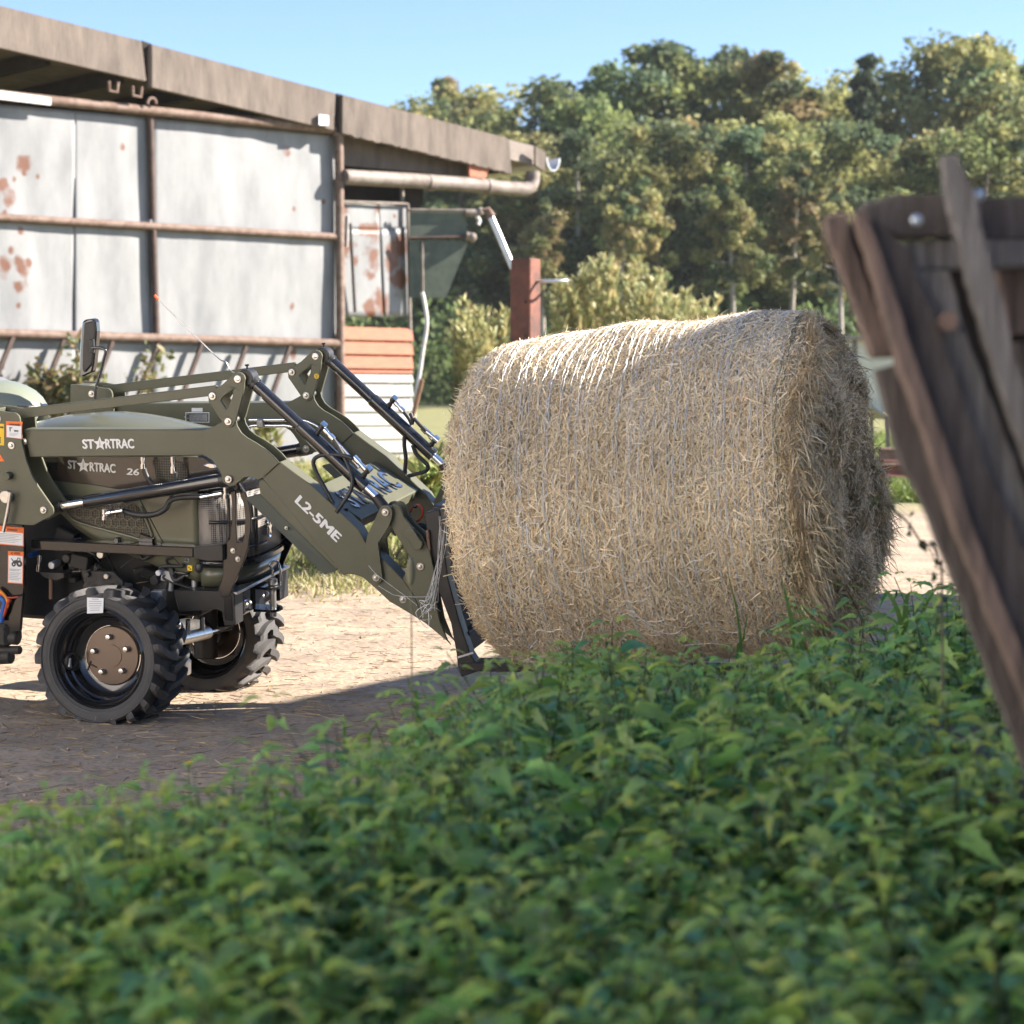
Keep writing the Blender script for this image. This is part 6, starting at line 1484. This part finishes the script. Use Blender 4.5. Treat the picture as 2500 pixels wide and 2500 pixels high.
def nettle_bed():
    pts = []
    tries = 0
    while len(pts) < 2300 and tries < 60000:
        tries += 1
        y = 2.5 + 5.15 * random.random() ** .85; x = random.uniform(-.265, .30) * y + random.uniform(-.1, .1)
        e = far_edge(x, y)
        if y > e - .02 or (y > e - .25 and random.random() < .35): continue
        pts.append((x, y))
    Vs, Fs, Ts = [], [], []; o = 0
    mounds = []
    for _ in range(95):
        y = 2.5 + 5.2 * random.random() ** .85; mounds.append((random.uniform(-.27, .3) * y, y, random.uniform(.2, .42), random.uniform(.55, 1)))
    MX = np.array(mounds)
    for (x, y) in pts:
        dm = np.hypot(MX[:, 0] - x, (MX[:, 1] - y)); mm = MX[:, 3] * np.clip(1 - (dm / MX[:, 2]) ** 2, 0, 1); im = int(mm.argmax()); mh = float(mm[im])
        lean = (max(-.6, min(.6, (x - MX[im, 0]) / MX[im, 2] * .45)) * (mh > 0), max(-.6, min(.6, (y - MX[im, 1]) / MX[im, 2] * .45)) * (mh > 0))
        v = random.randrange(len(NV)); nz = noise.noise(Vector((x * 1.5, y * 1.1, 2))) + .5 * noise.noise(Vector((x * 4, y * 3.3, 5)))
        s = .66 + .16 * max(0, x) + .74 * mh + .22 * nz + random.gauss(0, .10)
        if y > far_edge(x, y) - .35: s *= random.uniform(.55, .95)
        # keep the bed to the heights the real one has along its edge
        px = 1250 + FPX * x / y; top = np.interp(px, TPX, TPY) + random.gauss(12, 20)
        smax = (CAMH - (top - HOR) / FPX * y - gz(y)) / NV[v][0][:, 2].max()
        s = min(s, smax, .68 + .12 * y)
        if s < .3: continue
        q = place(NV[v], x, y, random.uniform(0, 6.28), s, (lean[0] + random.gauss(0, .10), lean[1] + random.gauss(0, .10)))
        hue = random.uniform(.8, 1.2)
        Vs.append(q); Fs.append(NV[v][1] + o); Ts.append(NV[v][2] * np.array([hue * random.uniform(.85, 1.2), hue, hue * random.uniform(.8, 1.1)])); o += len(q)
    tag(npmesh('nettle_bed', np.concatenate(Vs), np.concatenate(Fs), 'nettle_leaf', tint=np.concatenate(Ts)), 'dense bed of stinging nettles filling the foreground', 'nettles', kind='stuff')
nettle_bed()
def bed_grass():
    N = 330; Y = 2.7 + 5.0 * rng.random(N) ** .9; X = rng.uniform(-.26, .26, N) * Y
    ok = np.array([y < far_edge(x, y) - .1 for x, y in zip(X, Y)]); X, Y = X[ok], Y[ok]; N = len(X)
    P = np.stack([X, Y, np.interp(Y, GY, GZ) + .18], -1); D = np.stack([rng.normal(size=N) * .35, rng.normal(size=N) * .35, np.ones(N)], -1)
    V, F, ow = ribbons(P, D, rng.uniform(.22, .42, N), rng.uniform(.005, .012, N), bend=.35, droop=.3, seg=4)
    c = np.array([(.22, .36, .12), (.30, .42, .14), (.42, .36, .18), (.26, .18, .10)])[rng.choice(4, N, p=[.4, .35, .15, .1])] * rng.uniform(.75, 1.2, (N, 1))
    tag(npmesh('bed_grass', V, F, 'grass', tint=c[ow]), 'grass blades and dead stalks growing through the nettle bed', 'grass', kind='stuff')
bed_grass()
def one_nettle(p, Y, label, scale=1.0, v=0, cat='nettle', name='nettle', extra=()):
    """a single nettle (or a clump of a few stems) whose tip shows at photo point p"""
    t = at_depth(p, Y); H = t.z - gz(Y); Vs, Fs, Ts = [], [], []; o = 0
    for i, (dx, dy, dz) in enumerate(((0, 0, 0),) + tuple(extra)):
        V, F, T = nettle_geo(.55, 100 + int(p[0]) + 7 * i, .60); k = scale * (1.15 if i == 0 else 1.0); a = random.uniform(0, 6.28)
        q = V * k; q = np.stack([q[:, 0] * math.cos(a) - q[:, 1] * math.sin(a) + dx, q[:, 0] * math.sin(a) + q[:, 1] * math.cos(a) + dy, q[:, 2] + H - dz - q[:, 2].max()], 1)
        Vs.append(q); Fs.append(F + o); Ts.append(T); o += len(q)
    r = npmesh(name, np.concatenate(Vs), np.concatenate(Fs), 'nettle_leaf', tint=np.concatenate(Ts)); r.location = (t.x, Y, gz(Y))
    return tag(r, label, cat)
CL3 = ((-.05, -.05, .06), (.05, -.03, .05), (-.10, .02, .11), (.10, .03, .12), (.0, -.12, .10))
tips = [((1475, 1508), 6.2, 'tall clump of nettles rising before the middle of the bale above the rest', 1.45, 8), ((1215, 1610), 6.0, 'nettle reaching up just below the black fork heel', 1.2, 3), ((635, 1845), 4.5, 'nettle tip standing alone against the dirt left of centre', 1.1, 1), ((352, 1935), 4.2, 'dark twisted nettle tip under the yellow flower', 1.0, 4),
        ((48, 1975), 4.0, 'large leaved nettle at the left edge of the picture', 1.5, 8), ((800, 1800), 4.9, 'nettle at the step where the bed rises towards the bale', 1.1, 5), ((985, 1720), 5.5, 'bright green nettle below the loader hitch', 1.1, 7), ((2140, 1500), 6.8, 'weedy nettle right of the bale foot', 1.2, 3), ((2290, 1420), 6.4, 'tall nettle close beside the wagon side', 1.3, 8)]
for i, (p, Y, lb, sc, v) in enumerate(tips): one_nettle(p, Y, lb, sc, v, extra=CL3 if i == 0 else CL3[:3] if i in (1, 4, 6, 8) else ())

def blade_plant(name, pts_list, Y, w, cols, label, cat='grass blade', zlow=None):
    mb = MB()
    for pts in pts_list:
        P = crv([at_depth(p, Y) for p in pts], 5)
        n = len(P); vs = []; 
        for i, p in enumerate(P):
            ww = w * (1 - (i / (n - 1)) ** 2) + .0004; vs += [p + Vector((-ww / 2, 0, 0)), p + Vector((ww / 2, ww * .4, 0))]
        mb.add(vs, [(2 * i, 2 * i + 1, 2 * i + 3, 2 * i + 2) for i in range(n - 1)])
    o = mb.build(name, MATS[cols], None, 60); return tag(o, label, cat)
mat('blade_green', (.15, .25, .05), .5, transl=.3, col2=(.11, .2, .05), vs=9)
mat('blade_yellow', (.45, .36, .13), .6, transl=.2)
mat('seed_head', (.16, .15, .10), .9)
mat('petal_yellow', (.75, .45, .03), .6); mat('petal_white', (.75, .74, .7), .6)
def g_at(px, Y): return (px, HOR + FPX * (CAMH - gz(Y)) / Y)
blade_plant('grass_blade', [[g_at(1815, 6.6), (1812, 1640), (1800, 1500), (1775, 1392)], [g_at(1815, 6.6), (1800, 1620), (1815, 1560), (1826, 1490)]], 6.6, .012, 'blade_green', 'pair of thin green grass blades before the lower right of the bale')
blade_plant('grass_blade', [[g_at(1965, 6.3), (1955, 1700), (1940, 1560), (1925, 1480), (1906, 1405)]], 6.3, .022, 'blade_green', 'broad bright grass blade upright before the bale rim')
blade_plant('grass_blade', [[g_at(1990, 6.2), (1965, 1650), (1950, 1540), (1975, 1530), (1990, 1580)], [g_at(2010, 6.2), (2020, 1690), (2030, 1600), (2050, 1540)], [g_at(1860, 6.2), (1855, 1700), (1880, 1620), (1930, 1590)]], 6.2, .016, 'blade_green', 'arching grass blades low in front of the bale end')
blade_plant('grass_blade', [[g_at(2170, 6.2), (2190, 1620), (2200, 1520), (2160, 1440), (2110, 1470)], [g_at(2230, 6.2), (2225, 1600), (2250, 1500), (2290, 1430)], [g_at(2200, 6.2), (2210, 1560), (2215, 1460), (2235, 1440)]], 6.2, .022, 'blade_green', 'broad grass leaves between bale and wagon side')
blade_plant('grass_blade', [[g_at(1020, 5.4), (1018, 1740), (1005, 1690), (994, 1648)], [g_at(840, 5.4), (842, 1830), (838, 1760)], [g_at(905, 5.4), (900, 1850), (905, 1790), (925, 1765)]], 5.4, .012, 'blade_green', 'thin grass blades standing before the dirt left of the bale')
blade_plant('grass_blade', [[g_at(340, 3.3), (345, 2260), (380, 2140), (405, 2040)]], 3.3, .016, 'blade_green', 'long pale green blade crossing the nettles at left')
blade_plant('grass_blade', [[g_at(1140, 4.4), (1130, 1970), (1105, 1880), (1060, 1815)], [g_at(1310, 4.0), (1308, 1960), (1290, 1860), (1275, 1800)]], 4.3, .014, 'blade_green', 'two light blades leaning in the nettles below the bale')
blade_plant('dry_stalk', [[(1755, 1562), (1830, 1552), (1890, 1547), (1935, 1540)]], 6.9, .010, 'blade_yellow', 'dry yellow stalk lying across before the bale', 'stalk')
# plantain head
hp = empty('seed_head', Matrix.Translation((at_depth((1003, 1420), 5.1).x, 5.1, gz(5.1))), 'brown blurred plantain seed head on a thin stem before the loader hitch', 'plant')
t = at_depth((1003, 1400), 5.1); zz = t.z - gz(5.1)
MB().tube([(0, 0, 0), (.004, 0, zz * .5), (0, 0, zz)], .0018, 5).build('stem', 'seed_head', hp, 60)
MB().ball((0, 0, zz + .005), .012, 8, (.85, .85, 2.9)).build('head', 'seed_head', hp, 60)
def flower(p, Y, m, label, rp=.014, nb=9, stem='blade_green'):
    t = at_depth(p, Y); z0 = gz(Y); r = empty('flower', Matrix.Translation((t.x, Y, z0)), label, 'flower'); z = t.z - z0
    MB().tube([(.01, 0, 0), (.004, 0, z * .6), (0, 0, z)], .0016, 5).build('stem', stem, r, 60)
    for i in range(nb):
        a = 2 * math.pi * i / nb; d = Vector((math.cos(a), math.sin(a), .6)).normalized()
        MB().bar(Vector((0, 0, z)) + d * .003, Vector((0, 0, z)) + d * rp, .007, .0015).build('petal', m, r, 0)
    MB().ball((0, 0, z), .006, 6).build('bud', stem, r, 60)
flower((460, 1868), 5.0, 'petal_yellow', 'single small yellow flower against the shaded dirt')
flower((1660, 1566), 6.4, 'petal_white', 'white seed tuft on a yellowish stem before the bale', .012, 10, 'blade_yellow')
# bramble shoot beside the wagon side
Yb = 4.6
br = empty('bramble', Matrix.Translation((at_depth((2330, 1600), Yb).x, Yb, gz(Yb))), 'dark leaved bramble shoot arching out between bale and wagon side', 'bramble')
o0 = Vector((at_depth((2330, 1600), Yb).x, Yb, gz(Yb)))
path = [at_depth(ZS(*p), Yb) - o0 for p in ((1480, 1250), (1450, 900), (1430, 680), (1400, 570), (1330, 545), (1260, 440), (1190, 370), (1120, 320), (1045, 290))]
path[0].z = 0
MB().tube(crv(path, 5), .0025, 5, False).build('stem', 'bark', br, 60)
bl = []
for (u, v, s) in ((1060, 300, 62), (1105, 325, 60), (1150, 335, 55), (1195, 395, 62), (1230, 380, 40), (1262, 440, 62), (1270, 375, 36), (1255, 490, 45), (1335, 555, 62), (1390, 550, 45), (1385, 595, 55), (1410, 650, 66), (1430, 700, 70), (1400, 740, 62), (1440, 790, 70), (1405, 830, 60), (1460, 870, 70), (1430, 930, 70)):
    c = at_depth(ZS(u, v), Yb) - o0; L_ = s * .41408 / FPX * Yb * 1.25
    g, f = leaf_geo(L_, L_ * .42, random.uniform(.1, .6), random.uniform(.1, .3), 4)
    M_ = Matrix.Rotation(random.uniform(0, 6.28), 3, 'Z') @ Matrix.Rotation(random.uniform(-.9, .9), 3, 'X') @ Matrix.Rotation(random.uniform(.2, 1.2), 3, 'Y')
    q = np.array([tuple(M_ @ Vector((p[0] - L_ * .4, p[1], p[2])) + c) for p in g])
    npmesh('leaf', q, f, 'nettle_leaf', br, tint=np.tile(np.array([.035, .06, .022]) * random.uniform(.8, 1.5), (len(q), 1)))

# ------------------------------------------------------------------ thin summer haze
hz = bpy.data.materials.new('haze'); hz.use_nodes = True
t_ = hz.node_tree; t_.nodes.remove(t_.nodes['Principled BSDF'])
v_ = t_.nodes.new('ShaderNodeVolumePrincipled'); v_.inputs['Color'].default_value = (.86, .90, .92, 1); v_.inputs['Density'].default_value = .00028; v_.inputs['Anisotropy'].default_value = .0
t_.links.new(v_.outputs[0], t_.nodes['Material Output'].inputs['Volume']); MATS['haze'] = hz
tag(MB().box((0, 540, 9.5), (860, 1360, 23)).build('haze', 'haze', None, 0), kind='stuff')
